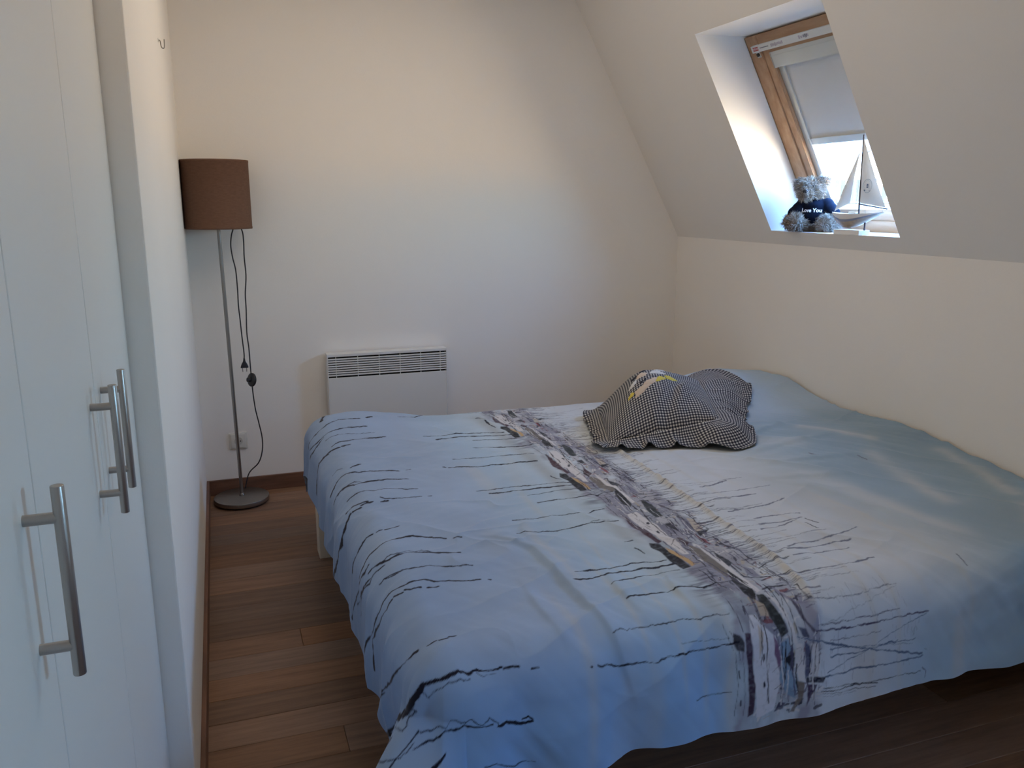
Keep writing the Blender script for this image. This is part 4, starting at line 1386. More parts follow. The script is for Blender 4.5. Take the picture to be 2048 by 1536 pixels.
# dark smudges of dry brush between the hulls
for v0 in (1.455, 1.455 + PERIOD, 1.455 + 2 * PERIOD):
    for (uc, vc, ru, rv, a) in ((0.985, v0 + 0.03, 0.030, 0.085, 0.85), (1.02, v0 + 0.085, 0.030, 0.06, 0.8), (0.950, v0 - 0.005, 0.022, 0.05, 0.6)):
        r2 = ((UU - uc) / ru) ** 2 + ((VV - vc) / rv) ** 2
        st_ = np.clip(0.25 + 1.6 * fbm(UU * 18, VV * 150, 91, 3), 0, 1)
        pcol = lerp3(pcol, (0.10, 0.10, 0.14), a * np.exp(-r2) * st_)
prg = random.Random(11)
# small busy marks along the deck side of the quay
for k in range(1500):
    u = prg.uniform(1.0, 1.165)
    v = prg.uniform(1.12, 3.2)
    L = prg.uniform(0.004, 0.022)
    a = prg.choice([0, 0, 0.3, 1.2, 1.57, 1.57])
    col = prg.choice([(0.04, 0.04, 0.06), (0.04, 0.04, 0.06), (0.12, 0.11, 0.16), (0.60, 0.58, 0.57), (0.60, 0.58, 0.57), (0.18, 0.05, 0.06), (0.40, 0.35, 0.28)])
    if col[0] == 0.18 and prg.random() < 0.6:
        continue
    ink([(u, v), (u + L * math.cos(a), v + L * math.sin(a))], prg.choice([0.0016, 0.0025, 0.0025, 0.004, 0.007]), col, 0.85, jit=1.3)
for unit, rgb, q in PATCH:
    q = pairs(q)
    for n in ((0, 1, 2) if unit == 'a' else (0,)):
        patch(q, rgb, n * PERIOD)
    if unit == 'b':
        for n in (1, 2, 3):
            pass
for unit, w, q in FINE:
    q = pairs(q)
    for n in ((0, 1, 2) if unit == 'a' else (0,)):
        ink(q, min(w, 8) / 1000, TONE['k'], 0.9, n * PERIOD, 0.6)
# thin masts and rigging standing out from the quay
for k in range(300):
    v = prg.uniform(1.36, 3.2)
    u0 = prg.uniform(1.12, 1.16)
    L = prg.choice([0.05, 0.07, 0.09, 0.12, 0.18])
    sl_ = prg.uniform(-0.06, 0.06)
    ink([(u0, v), (u0 + L * 0.5, v + sl_ * L * 0.5 + prg.uniform(-0.003, 0.003)), (u0 + L, v + sl_ * L)], prg.choice([0.0014, 0.0018, 0.0026, 0.0038]), prg.choice([TONE['k'], TONE['g'], TONE['g'], TONE['p']]), 0.75)
for v in (1.62, 1.86, 1.98, 2.07, 2.2, 2.31, 2.43, 2.56, 2.66, 2.78, 2.9, 3.0, 3.08):
    L = prg.uniform(0.18, 0.42)
    ink([(1.13, v), (1.13 + L * 0.35, v + 0.006), (1.13 + L * 0.7, v - 0.004), (1.13 + L, v + 0.004)], prg.choice([0.003, 0.004, 0.005]), TONE['g'], 0.85)
# ticks crossing the near masts
for k in range(60):
    u, v = prg.uniform(1.15, 1.45), prg.uniform(1.16, 1.36)
    ink([(u, v), (u + prg.uniform(-0.003, 0.003), v + prg.uniform(0.01, 0.035))], 0.0014, TONE['g'], 0.5)
# long outlines running with the quay
for k in range(260):
    u, v = prg.uniform(0.985, 1.17), prg.uniform(1.13, 3.15)
    L = prg.uniform(0.03, 0.13)
    sl_ = prg.uniform(-0.10, 0.10)
    ink([(u, v), (u + sl_ * L * 0.5 + prg.uniform(-0.004, 0.004), v + L * 0.5), (u + sl_ * L, v + L)], prg.choice([0.0015, 0.002, 0.003]), prg.choice([TONE['k'], TONE['k'], TONE['p'], (0.58, 0.57, 0.58)]), 0.9)
# the strokes that run on over the hanging corner
for w_, q in ((0.009, [(0.225, 1.350), (0.17, 1.335), (0.085, 1.318)]), (0.005, [(0.27, 1.318), (0.22, 1.30), (0.185, 1.312), (0.14, 1.285), (0.085, 1.272)]), (0.008, [(0.31, 1.245), (0.24, 1.232), (0.20, 1.236), (0.12, 1.21)])):
    ink(q, w_, TONE['k'], 1.0)
for tone, w, q in INK:
    ink(pairs(q), min(w, 15.0) / 1000 * 0.86, TONE[tone], 1.0)

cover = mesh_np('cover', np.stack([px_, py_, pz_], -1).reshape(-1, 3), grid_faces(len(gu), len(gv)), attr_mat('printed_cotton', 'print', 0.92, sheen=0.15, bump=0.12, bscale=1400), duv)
ca = cover.data.color_attributes.new('print', 'FLOAT_COLOR', 'POINT')
ca.data.foreach_set('color', np.ascontiguousarray(np.concatenate([pcol, np.ones(pcol.shape[:2] + (1,))], -1), np.float32).ravel())
# turned-in hem, so the cloth has an edge and an underside
hem_u = np.concatenate([gu[::4], gu[-1:]])
hem_v = gv[(gv < DV1 + 0.2)][::4]
path = [(DU1, v_) for v_ in ()]
edge = [(u_, gv[0]) for u_ in hem_u[::-1]] + [(gu[0], v_) for v_ in hem_v[1:]]
eu, ev = np.array([p[0] for p in edge]), np.array([p[1] for p in edge])
ex, ey, ez = duvet_pos(eu, ev)
inx, iny = np.clip((1.3 - ex) * 0.05, 0, 0.014), np.where(ev < 1.2, 0.014, 0.0)
inx = np.where(eu < 0.2, 0.014, 0.0)
rows = []
for k, (f_, dz) in enumerate(((0.0, 0.0), (0.35, -0.003), (0.8, -0.001), (1.0, 0.012), (1.0, 0.05))):
    rows.append(np.stack([ex + inx * f_, ey + iny * f_, ez + dz], -1))
hv = np.stack(rows, 0)
hem = mesh_np('hem', hv.reshape(-1, 3), grid_faces(hv.shape[0], hv.shape[1]), mat('hem_cotton', (0.27, 0.36, 0.50), 0.92, bump=0.2, bscale=900, var=0.15, vscale=6), duv)

CUSHION_CORNERS = ((1.225, 2.48, 0.548), (1.625, 2.42, 0.610), (1.83, 2.90, 0.640), (1.38, 2.90, 0.560))
CUSHION_PUFF = 0.112

# ------------------------------------------------------------------ gingham cushion with a ruffled edge
M_ging = bpy.data.materials.new('gingham_cotton')
M_ging.use_nodes = True
nt = M_ging.node_tree
_b = nt.nodes['Principled BSDF']
_b.inputs['Roughness'].default_value = 0.92
_b.inputs['Specular IOR Level'].default_value = 0.12
_uv = nt.nodes.new('ShaderNodeUVMap')
_uv.uv_map = 'cloth'
_sp = nt.nodes.new('ShaderNodeSeparateXYZ')
nt.links.new(_uv.outputs[0], _sp.inputs[0])


def _stripe(sock):
    m1 = nt.nodes.new('ShaderNodeMath')
    m1.operation = 'MULTIPLY'
    m1.inputs[1].default_value = 2 * PI / 0.0108
    nt.links.new(sock, m1.inputs[0])
    m2 = nt.nodes.new('ShaderNodeMath')
    m2.operation = 'SINE'
    nt.links.new(m1.outputs[0], m2.inputs[0])
    m3 = nt.nodes.new('ShaderNodeMapRange')
    m3.inputs[1].default_value = -0.35
    m3.inputs[2].default_value = 0.35
    nt.links.new(m2.outputs[0], m3.inputs[0])
    return m3.outputs[0]


_a1, _a2 = _stripe(_sp.outputs['X']), _stripe(_sp.outputs['Y'])
_ad = nt.nodes.new('ShaderNodeMath')
_ad.operation = 'ADD'
nt.links.new(_a1, _ad.inputs[0])
nt.links.new(_a2, _ad.inputs[1])
_hf = nt.nodes.new('ShaderNodeMath')
_hf.operation = 'MULTIPLY'
_hf.inputs[1].default_value = 0.5
nt.links.new(_ad.outputs[0], _hf.inputs[0])
_rp = nt.nodes.new('ShaderNodeValToRGB')
_rp.color_ramp.elements[0].position = 0.0
_rp.color_ramp.elements[0].color = (0.018, 0.019, 0.030, 1)
_rp.color_ramp.elements[1].position = 1.0
_rp.color_ramp.elements[1].color = (0.58, 0.56, 0.52, 1)
_e = _rp.color_ramp.elements.new(0.5)
_e.color = (0.115, 0.115, 0.135, 1)
nt.links.new(_hf.outputs[0], _rp.inputs[0])
nt.links.new(_rp.outputs[0], _b.inputs['Base Color'])


def uv_mesh(name, P, UVc, material, parent):
    """grid P (n,m,3) with cloth coordinates UVc (n,m,2)"""
    n, m = P.shape[:2]
    F = grid_faces(n, m)
    o = mesh_np(name, P.reshape(-1, 3), F, material, parent)
    lay = o.data.uv_layers.new(name='cloth')
    vi = np.empty(len(o.data.loops), np.int32)
    o.data.loops.foreach_get('vertex_index', vi)
    lay.data.foreach_set('uv', np.ascontiguousarray(UVc.reshape(-1, 2)[vi], np.float32).ravel())
    return o


CU_NL, CU_NR, CU_FR, CU_FL = (np.array(p) for p in CUSHION_CORNERS)
CUW, CUD = 0.44, 0.42


def cushion_base(a, b_):
    """a 0..1 along the near edge, b 0..1 away from the camera: seam plane of the cushion"""
    a, b_ = a[..., None], b_[..., None]
    return (CU_NL * (1 - a) + CU_NR * a) * (1 - b_) + (CU_FL * (1 - a) + CU_FR * a) * b_


def duvet_z(x, y):
    x, y = np.asarray(x, float), np.asarray(y, float)
    return duvet_pos(x, y)[2]


na, nb_ = 110, 100
aa, bb = np.meshgrid(np.linspace(0, 1, na), np.linspace(0, 1, nb_), indexing='ij')
base = cushion_base(aa, bb)
ea = 1 - np.abs(2 * aa - 1) ** 2.3
eb = 1 - np.abs(2 * bb - 1) ** 2.3
puff = (np.clip(ea, 0, 1) * np.clip(eb, 0, 1)) ** 0.62
# wrinkles drawing in from the seams
wr = 0.006 * fbm(aa * 9, bb * 3, 131, 3) * (1 - puff) + 0.004 * fbm(aa * 5, bb * 5, 132, 3) + 0.007 * np.sin(aa * 16 + 5 * bb + 2 * fbm(aa * 3, bb * 3, 133, 2)) * np.exp(-((bb - 0.12) / 0.14) ** 2) * sstep(aa, 0.35, 0.7)
dl, tl = line_d(aa, bb, [(0.62, 0.0), (0.75, 0.30), (0.95, 0.62)])
wr = wr + 0.016 * np.exp(-(dl / 0.05) ** 2) * np.sin(PI * np.clip(tl, 0, 1)) - 0.012 * np.exp(-((dl - 0.10) / 0.06) ** 2)
nrm = np.cross(CU_NR - CU_NL, CU_FL - CU_NL)
nrm = nrm / np.linalg.norm(nrm)
shift = 0.5 + 0.16 * np.sin(PI * bb)
topP = base + nrm * (CUSHION_PUFF * puff * (0.86 + 0.5 * np.exp(-((aa - 0.42) / 0.33) ** 2 - ((bb - 0.55) / 0.4) ** 2)) + wr)[..., None]
botP = base - nrm * (0.035 * puff)[..., None]
botP[..., 2] = np.maximum(botP[..., 2], duvet_z(botP[..., 0], botP[..., 1]) + 0.006)
topP[..., 2] = np.maximum(topP[..., 2], duvet_z(topP[..., 0], topP[..., 1]) + 0.008)
cush = thing('cushion', tuple(base.reshape(-1, 3).mean(0)), 'black and white gingham cushion with a ruffled edge lying on the duvet', 'cushion')
du_ = np.linalg.norm(np.diff(topP, axis=0), axis=-1)
dv_ = np.linalg.norm(np.diff(topP, axis=1), axis=-1)
cu_ = np.concatenate([np.zeros((1, nb_)), np.cumsum(du_, 0)], 0)
cv_ = np.concatenate([np.zeros((na, 1)), np.cumsum(dv_, 1)], 1)
cu_ = cu_ - cu_[na // 2][None, :]
cv_ = cv_ - cv_[:, nb_ // 2][:, None]
uvg = np.stack([0.62 * cu_ + 0.38 * cu_.mean(1)[:, None], 0.62 * cv_ + 0.38 * cv_.mean(0)[None, :]], -1)
body = uv_mesh('cushion_front', topP, uvg, M_ging, cush)
uv_mesh('cushion_back', botP[::-1], uvg[::-1], M_ging, cush)
# ruffle: a gathered strip all round the seam
per = []
for t in np.linspace(0, 1, 150, endpoint=False):
    per.append((t, 0.0, 0))
for t in np.linspace(0, 1, 150, endpoint=False):
    per.append((1.0, t, 1))
for t in np.linspace(1, 0, 150, endpoint=False):
    per.append((t, 1.0, 2))
for t in np.linspace(1, 0, 151):
    per.append((0.0, t, 3))
pa = np.array([p[0] for p in per])
pb = np.array([p[1] for p in per])
ps = cushion_base(pa, pb)
cen = cushion_base(np.array([0.5]), np.array([0.5]))[0]
e1 = (CU_NR - CU_NL) / np.linalg.norm(CU_NR - CU_NL)
e2 = np.cross(nrm, e1)
# outward direction, turning smoothly round the corners
da, db = 2 * pa - 1, 2 * pb - 1
oa = np.sign(da) * np.abs(da) ** 9
ob = np.sign(db) * np.abs(db) ** 9
on_ = np.hypot(oa, ob)
oa, ob = oa / on_, ob / on_
outd = oa[:, None] * e1 + ob[:, None] * e2
arc = np.concatenate([[0], np.cumsum(np.linalg.norm(np.diff(ps, axis=0), axis=1))])
nr = 12
rw = 0.055 + sstep(pa, 0.85, 1.0) * (0.035 + 0.15 * pb) + 0.035 * sstep(pa, 0.45, 0.95) * (1 - sstep(pb, 0.0, 0.3)) + 0.03 * sstep(pb, 0.7, 1.0) * sstep(pa, 0.5, 1.0)
rw = rw * (1 + 0.14 * fbm(arc * 7, arc * 0, 141, 2))
strip, suv = [], []
for k in range(nr):
    t = k / (nr - 1)
    wav = np.sin(arc * 2 * PI / 0.105 + 4.0 * fbm(arc * 4, arc * 0 + 2, 142, 2)) * (0.011 * t) + 0.0035 * t * np.sin(arc * 2 * PI / 0.047 + 2)
    sidew = 0.012 * t * np.cos(arc * 2 * PI / 0.11 + 1.3)
    roll = 0.030 * np.sin(PI * min(1, t * 1.15)) * sstep(pa, 0.75, 1.0)
    Pk = ps + outd * (rw * t)[:, None] + np.stack([-outd[:, 1], outd[:, 0], 0 * arc], -1) * sidew[:, None]
    zmin = duvet_z(Pk[:, 0], Pk[:, 1]) + 0.006 + 0.012 * t * (0.5 + 0.5 * np.sin(arc * 2 * PI / 0.105))
    zsag = ps[:, 2] + (zmin - ps[:, 2]) * (t ** 0.7)
    Pk[:, 2] = np.maximum(zsag + wav * 0.8 + roll, zmin)
    strip.append(Pk)
    suv.append(0.7 + rw * t)
sP = np.stack(strip, 1)
arcm = np.concatenate([[0], np.cumsum(np.linalg.norm(np.diff(sP[:, 7], axis=0), axis=1))])
vlen = np.concatenate([np.zeros((len(arc), 1)), np.cumsum(np.linalg.norm(np.diff(sP, axis=1), axis=-1), 1)], 1)
ruf = uv_mesh('ruffle', sP, np.stack([np.repeat(arcm[:, None], nr, 1), vlen], -1), M_ging, cush)
so = ruf.modifiers.new('thickness', 'SOLIDIFY')
so.thickness = 0.002
# plain stitched appliques on the front: cream, grey and yellow shapes without any figure
M_app_cream = mat('cream_felt', (0.58, 0.47, 0.37), 0.95, bump=0.5, bscale=700)
M_app_white = mat('white_felt', (0.60, 0.59, 0.57), 0.95, bump=0.5, bscale=700)
M_app_yel = mat('yellow_felt', (0.62, 0.50, 0.08), 0.95, bump=0.5, bscale=700)
M_app_dark = mat('dark_stitching', (0.02, 0.02, 0.03), 0.95, bump=0.5, bscale=700)
APP = [('cream_applique', M_app_cream, (0.370, 0.300), 0.0360, 0.0144, 0.35), ('cream_applique', M_app_cream, (0.470, 0.360), 0.0331, 0.0128, 0.3), ('cream_applique', M_app_cream, (0.400, 0.480), 0.0245, 0.0160, 0.2),
       ('white_applique', M_app_white, (0.550, 0.500), 0.0317, 0.0176, 0.1), ('white_applique', M_app_white, (0.310, 0.410), 0.0238, 0.0088, 0.6), ('white_applique', M_app_white, (0.590, 0.600), 0.0230, 0.0088, 0.2),
       ('yellow_applique', M_app_yel, (0.560, 0.390), 0.0259, 0.0104, 0.6), ('yellow_applique', M_app_yel, (0.660, 0.450), 0.0274, 0.0104, 0.35), ('yellow_applique', M_app_yel, (0.270, 0.300), 0.0158, 0.0080, 0.5),
       ('dark_applique', M_app_dark, (0.330, 0.500), 0.0158, 0.0080, 0.4), ('dark_applique', M_app_dark, (0.420, 0.560), 0.0173, 0.0064, 0.6), ('dark_applique', M_app_dark, (0.385, 0.380), 0.0086, 0.0040, 0.9), ('dark_applique', M_app_dark, (0.420, 0.395), 0.0086, 0.0040, 0.9)]


def on_cushion(a, b_):
    i, j = np.clip(a * (na - 1), 0, na - 1.001), np.clip(b_ * (nb_ - 1), 0, nb_ - 1.001)
    i0, j0 = i.astype(int), j.astype(int)
    fi, fj = (i - i0)[..., None], (j - j0)[..., None]
    return (topP[i0, j0] * (1 - fi) + topP[i0 + 1, j0] * fi) * (1 - fj) + (topP[i0, j0 + 1] * (1 - fi) + topP[i0 + 1, j0 + 1] * fi) * fj


for nme, mm, (ca_, cb_), la, lb, ang in APP:
    t = np.linspace(0, 2 * PI, 28)
    rr = np.linspace(0, 1, 5)
    R_, T_ = np.meshgrid(rr, t, indexing='ij')
    lobes = 1 + 0.16 * np.sin(3 * T_ + ca_ * 40) + 0.08 * np.sin(5 * T_ + cb_ * 30)
    dx = R_ * lobes * la * np.cos(T_)
    dy = R_ * lobes * lb * np.sin(T_)
    A = ca_ + (dx * math.cos(ang) - dy * math.sin(ang)) / CUW
    B = cb_ + (dx * math.sin(ang) + dy * math.cos(ang)) / CUD
    Pn = on_cushion(A, B) + nrm * (0.0035 * (1 - R_ ** 6) - 0.0005)[..., None]
    mesh_np(nme, Pn.reshape(-1, 3), grid_faces(5, 28), mm, cush)


# ------------------------------------------------------------------ teddy bear on the window sill
BCX, BCY, SILL = 2.396, 2.950, 1.2312
bear = thing('teddy_bear', (BCX, BCY, SILL), 'shaggy grey-beige teddy bear in a navy shirt sitting on the window sill', 'toy')
# face turned to the room (-x) and slightly to the camera
FD = Vector((-0.80, -0.60, 0)).normalized()       # forward
RD = Vector((FD.y, -FD.x, 0))                     # the bear's left/right axis: image left positive


def bp_(f, r, z):
    return Vector((BCX, BCY, SILL)) + FD * f + RD * r + Vector((0, 0, z))


if (bp_(0, 1, 0) - Vector((BCX, BCY, SILL))).y < 0:
    RD = -RD


def blob(bm, c, rad, rot=None):
    r_ = bmesh.ops.create_icosphere(bm, subdivisions=3, radius=1.0)
    q = Matrix((FD, RD, Vector((0, 0, 1)))).transposed()
    for v in r_['verts']:
        p = Vector((v.co.x * rad[0], v.co.y * rad[1], v.co.z * rad[2]))
        if rot:
            p = rot @ p
        v.co = c + q @ p


def fused(name, bm, vox, material, parent, smooth_it=3):
    o = obj(name, bm, material, None)
    m1 = o.modifiers.new('fuse', 'REMESH')
    m1.mode = 'VOXEL'
    m1.voxel_size = vox
    m2 = o.modifiers.new('relax', 'SMOOTH')
    m2.iterations = smooth_it
    dg = bpy.context.evaluated_depsgraph_get()
    me = bpy.data.meshes.new_from_object(o.evaluated_get(dg))
    o.modifiers.clear()
    old = o.data
    o.data = me
    bpy.data.meshes.remove(old)
    me.materials.clear()
    me.materials.append(material)
    me.shade_smooth()
    off = root_loc(parent)
    me.transform(Matrix.Translation(-off))
    o.parent = parent
    return o


bm = new()
blob(bm, bp_(0.0, 0.0, 0.060), (0.052, 0.060, 0.058))                # belly
blob(bm, bp_(0.0, 0.0, 0.100), (0.045, 0.050, 0.040))                # chest
HR = 0.022
HC = bp_(0.014, HR, 0.1735)
blob(bm, HC, (0.041, 0.053, 0.043))                                  # head
blob(bm, bp_(0.052, HR + 0.004, 0.156), (0.028, 0.030, 0.023))              # muzzle
for s_ in (-1, 1):
    blob(bm, bp_(0.0, HR + 0.048 * s_, 0.209 - 0.012 * (s_ > 0)), (0.014, 0.021, 0.021))     # ear
    for t in range(5):                                               # arm hanging to the sill
        k = t / 4
        blob(bm, bp_(0.012 + 0.030 * k, (0.052 + 0.040 * k) * s_, 0.106 - 0.070 * k), (0.022 + 0.003 * k, 0.022 + 0.003 * k, 0.022))
    for t in range(5):                                               # leg stretched out
        k = t / 4
        blob(bm, bp_(0.015 + 0.045 * k, (0.030 + 0.032 * k) * s_, 0.032), (0.027, 0.028, 0.029))
    blob(bm, bp_(0.067, 0.064 * s_, 0.036), (0.020, 0.030, 0.036))   # foot
bear_body = fused('body', bm, 0.0055, M_under, bear)
bm = new()
blob(bm, bp_(0.0, 0.0, 0.066), (0.058, 0.066, 0.054))
blob(bm, bp_(0.0, 0.0, 0.106), (0.052, 0.060, 0.034))
for s_ in (-1, 1):
    for t in range(3):
        k = t / 2
        blob(bm, bp_(0.012 + 0.014 * k, (0.050 + 0.030 * k) * s_, 0.112 - 0.036 * k), (0.028, 0.028, 0.028))
shirt = fused('shirt', bm, 0.005, M_navy, bear)
# fur: short curved tufts over the body, left off under the shirt
bme = bmesh.new()
bme.from_mesh(shirt.data)
tree_s = BVHTree.FromBMesh(bme)
me = bear_body.data
me.calc_loop_triangles()
vv = np.empty(len(me.vertices) * 3, np.float32)
me.vertices.foreach_get('co', vv)
vv = vv.reshape(-1, 3)
tt = np.empty(len(me.loop_triangles) * 3, np.int32)
me.loop_triangles.foreach_get('vertices', tt)
tt = tt.reshape(-1, 3)
A_, B_, C_ = vv[tt[:, 0]], vv[tt[:, 1]], vv[tt[:, 2]]
cr_ = np.cross(B_ - A_, C_ - A_)
ar = np.linalg.norm(cr_, axis=1) / 2
fr = np.random.default_rng(23)
NF = 15000
pick = fr.choice(len(ar), NF, p=ar / ar.sum())
w1, w2 = fr.random(NF), fr.random(NF)
fl_ = w1 + w2 > 1
w1, w2 = np.where(fl_, 1 - w1, w1), np.where(fl_, 1 - w2, w2)
P0 = A_[pick] + (B_ - A_)[pick] * w1[:, None] + (C_ - A_)[pick] * w2[:, None]
Nn = cr_[pick] / (np.linalg.norm(cr_[pick], axis=1)[:, None] + 1e-12)
keep = []
for i in range(NF):
    p = Vector(P0[i])
    loc, nor, idx, dist = tree_s.find_nearest(p)
    inside = (p - loc).dot(nor) < 0
    keep.append(not inside and p.z > 0.003)
keep = np.array(keep)
P0, Nn = P0[keep], Nn[keep]
n_ = len(P0)
clump = np.stack([fbm(P0[:, 0] * 60 + P0[:, 2] * 31, P0[:, 1] * 60 + P0[:, 2] * 23, 201 + k, 2) for k in range(3)], -1)
D1 = Nn + clump * 1.5 + fr.normal(0, 0.28, (n_, 3))
D1 /= np.linalg.norm(D1, axis=1)[:, None]
D2 = D1 + clump[:, ::-1] * 1.2 + np.array([0, 0, -0.45])
D2 /= np.linalg.norm(D2, axis=1)[:, None]
Lf = fr.uniform(0.012, 0.023, n_)
side = np.cross(D1, fr.normal(0, 1, (n_, 3)))
side /= np.linalg.norm(side, axis=1)[:, None]
wd_ = fr.uniform(0.0006, 0.0011, n_)[:, None]
M1 = P0 + D1 * (Lf * 0.55)[:, None]
E1 = M1 + D2 * (Lf * 0.5)[:, None]
FV = np.stack([P0 - side * wd_, P0 + side * wd_, M1 + side * wd_ * 0.8, M1 - side * wd_ * 0.8, E1 + side * wd_ * 0.25, E1 - side * wd_ * 0.25], 1).reshape(-1, 3)
k0 = np.arange(n_)[:, None] * 6
FF = np.concatenate([k0 + np.array([0, 1, 2, 3]), k0 + np.array([3, 2, 4, 5])], 0)
FV[:, 2] = np.maximum(FV[:, 2], 0.0008)
fur = mesh_np('fur', FV + np.array(root_loc(bear)), FF, attr_mat('shaggy_pile', 'pile', 0.85, sheen=0.3), bear)
fur['kind'] = 'stuff'
tone = (0.17 + 0.30 * fr.random(n_))[:, None] * np.array([0.86, 0.71, 0.56]) * (1 + 0.35 * clump[:, :1])
tone6 = np.repeat(tone, 6, 0)
ca = fur.data.color_attributes.new('pile', 'FLOAT_COLOR', 'POINT')
ca.data.foreach_set('color', np.ascontiguousarray(np.concatenate([tone6, np.ones((len(tone6), 1))], 1), np.float32).ravel())
for s_ in (-1, 1):
    bm = new()
    blob(bm, bp_(0.057, HR + 0.021 * s_, 0.186), (0.0045, 0.0055, 0.0055))
    obj('eye', bm, M_nose, bear, True)
bm = new()
blob(bm, bp_(0.083, HR + 0.004, 0.166), (0.008, 0.011, 0.009))
obj('nose', bm, M_nose, bear, True)
# lettering on the shirt, wrapped on to its front
tcu = bpy.data.curves.new('shirt_lettering', 'FONT')
tcu.body = 'Love You'
tcu.size = 0.0215
tcu.align_x = 'CENTER'
tcu.align_y = 'CENTER'
tcu.offset = 0.0006
tcu.resolution_u = 3
tob = bpy.data.objects.new('shirt_lettering', tcu)
COL.objects.link(tob)
dg = bpy.context.evaluated_depsgraph_get()
tme = bpy.data.meshes.new_from_object(tob.evaluated_get(dg))
bpy.data.objects.remove(tob)
bmt = bmesh.new()
bmt.from_mesh(tme)
bmesh.ops.subdivide_edges(bmt, edges=[e for e in bmt.edges if e.calc_length() > 0.004], cuts=2, use_grid_fill=False)
bmesh.ops.triangulate(bmt, faces=bmt.faces)
root = root_loc(bear)
for v in bmt.verts:
    w = bp_(0.2, -v.co.x + 0.004, 0.088 + v.co.y) - root
    hit = tree_s.ray_cast(w, -FD)
    v.co = (hit[0] + FD * 0.0016) if hit[0] is not None else (w - FD * 0.14)
tme2 = bpy.data.meshes.new('lettering')
bmt.to_mesh(tme2)
bmt.free()
tme2.materials.append(M_white_print)
lo = bpy.data.objects.new('lettering', tme2)
COL.objects.link(lo)
lo.parent = shirt

# ------------------------------------------------------------------ model sailing boat on the sill
BTX = 2.347
boat = thing('model_sailboat', (BTX, 2.74, SILL), 'small wooden model sailing boat with white sails beside the teddy bear on the sill', 'boat')
# hull sections from bow (y 2.876) to stern (y 2.592): y, deck z, keel z, half beam
HS = [(2.878, 1.314, 1.3125, 0.0015), (2.860, 1.312, 1.288, 0.011), (2.835, 1.310, 1.266, 0.019), (2.800, 1.308, 1.250, 0.026), (2.765, 1.308, 1.249, 0.030), (2.725, 1.308, 1.259, 0.031), (2.690, 1.309, 1.272, 0.029), (2.650, 1.311, 1.289, 0.024), (2.620, 1.313, 1.302, 0.018), (2.594, 1.316, 1.314, 0.009)]


def hull_pt(sec, k):
    """k 0..1 from the deck edge down to the keel on one side"""
    y, zd, zk, hb = sec
    ang = k * PI / 2
    return (hb * math.cos(ang) ** 0.8 if k < 1 else 0.0, y, zd + (zk - zd) * math.sin(ang) ** 1.15)


for nme, mm, ks in (('hull_topside', M_hull_w, (0.0, 0.14, 0.28)), ('hull_stripe', M_hull_b, (0.28, 0.40)), ('hull_bottom', M_hull_t, (0.40, 0.6, 0.8, 1.0))):
    bm = new()
    for sd in (-1, 1):
        rows = [[bm.verts.new((BTX + sd * hull_pt(s_, k)[0], hull_pt(s_, k)[1], hull_pt(s_, k)[2])) for k in ks] for s_ in HS]
        for a, b2 in zip(rows, rows[1:]):
            for i in range(len(ks) - 1):
                bm.faces.new((a[i], a[i + 1], b2[i + 1], b2[i]))
    obj(nme, bm, mm, boat, True)
bm = new()
rows = [[bm.verts.new((BTX + sd * s_[3], s_[0], s_[1] - 0.001)) for sd in (-1, 1)] for s_ in HS]
for a, b2 in zip(rows, rows[1:]):
    bm.faces.new((a[0], a[1], b2[1], b2[0]))
obj('deck', bm, M_hull_t, boat)
bm = new()
box(bm, (BTX - 0.008, 2.735, 1.308), (BTX + 0.008, 2.775, 1.3155), bev=0.002)
obj('cabin', bm, M_hull_w, boat)
bm = new()
cyl(bm, (BTX, 2.7235, 1.306), (BTX, 2.7335, 1.612), 0.0034, 0.0024, seg=10)
obj('mast', bm, M_mast, boat, True)
bm = new()
cyl(bm, (BTX, 2.7240, 1.346), (BTX, 2.575, 1.328), 0.0028, 0.0022, seg=10)
obj('boom', bm, M_mast, boat, True)
bm = new()
cyl(bm, (BTX, 2.7300, 1.529), (BTX, 2.690, 1.550), 0.0018, seg=8)
obj('spreader', bm, M_mast, boat, True)
bm = new()
cyl(bm, (BTX, 2.685, SILL + 0.013), (BTX, 2.685, 1.275), 0.0034, seg=10)
obj('stand_post', bm, M_mast, boat, True)
bm = new()
box(bm, (BTX - 0.026, 2.684, SILL - 0.0047), (BTX + 0.026, 2.830, SILL + 0.0135), bev=0.0015)
obj('stand_base', bm, M_hull_w, boat)


def sail(name, p0, p1, p2, belly):
    """curved triangular cloth with a little thickness: luff p0-p1, clew p2"""
    p0, p1, p2 = Vector(p0), Vector(p1), Vector(p2)
    n = 12
    bm = new()
    g = {}
    for side_ in (0, 1):
        for i in range(n + 1):
            for j in range(n + 1 - i):
                a, b2 = i / n, j / n
                c = 1 - a - b2
                p = p0 * c + p1 * a + p2 * b2
                bul = belly * (27 * a * b2 * c + 1.2 * (b2 * c + a * b2))
                g[(side_, i, j)] = bm.verts.new(p + Vector((bul + (0.0008 if side_ else 0), 0, 0)))
    for side_ in (0, 1):
        for i in range(n):
            for j in range(n - i):
                bm.faces.new((g[(side_, i, j)], g[(side_, i + 1, j)], g[(side_, i, j + 1)]))
                if i + j < n - 1:
                    bm.faces.new((g[(side_, i + 1, j)], g[(side_, i + 1, j + 1)], g[(side_, i, j + 1)]))
    return obj(name, bm, M_sail, boat, True)


sail('jib_sail', (BTX, 2.866, 1.316), (BTX, 2.742, 1.560), (BTX, 2.778, 1.350), -0.012)
main = sail('main_sail', (BTX, 2.7225, 1.352), (BTX, 2.7320, 1.600), (BTX, 2.585, 1.334), -0.012)
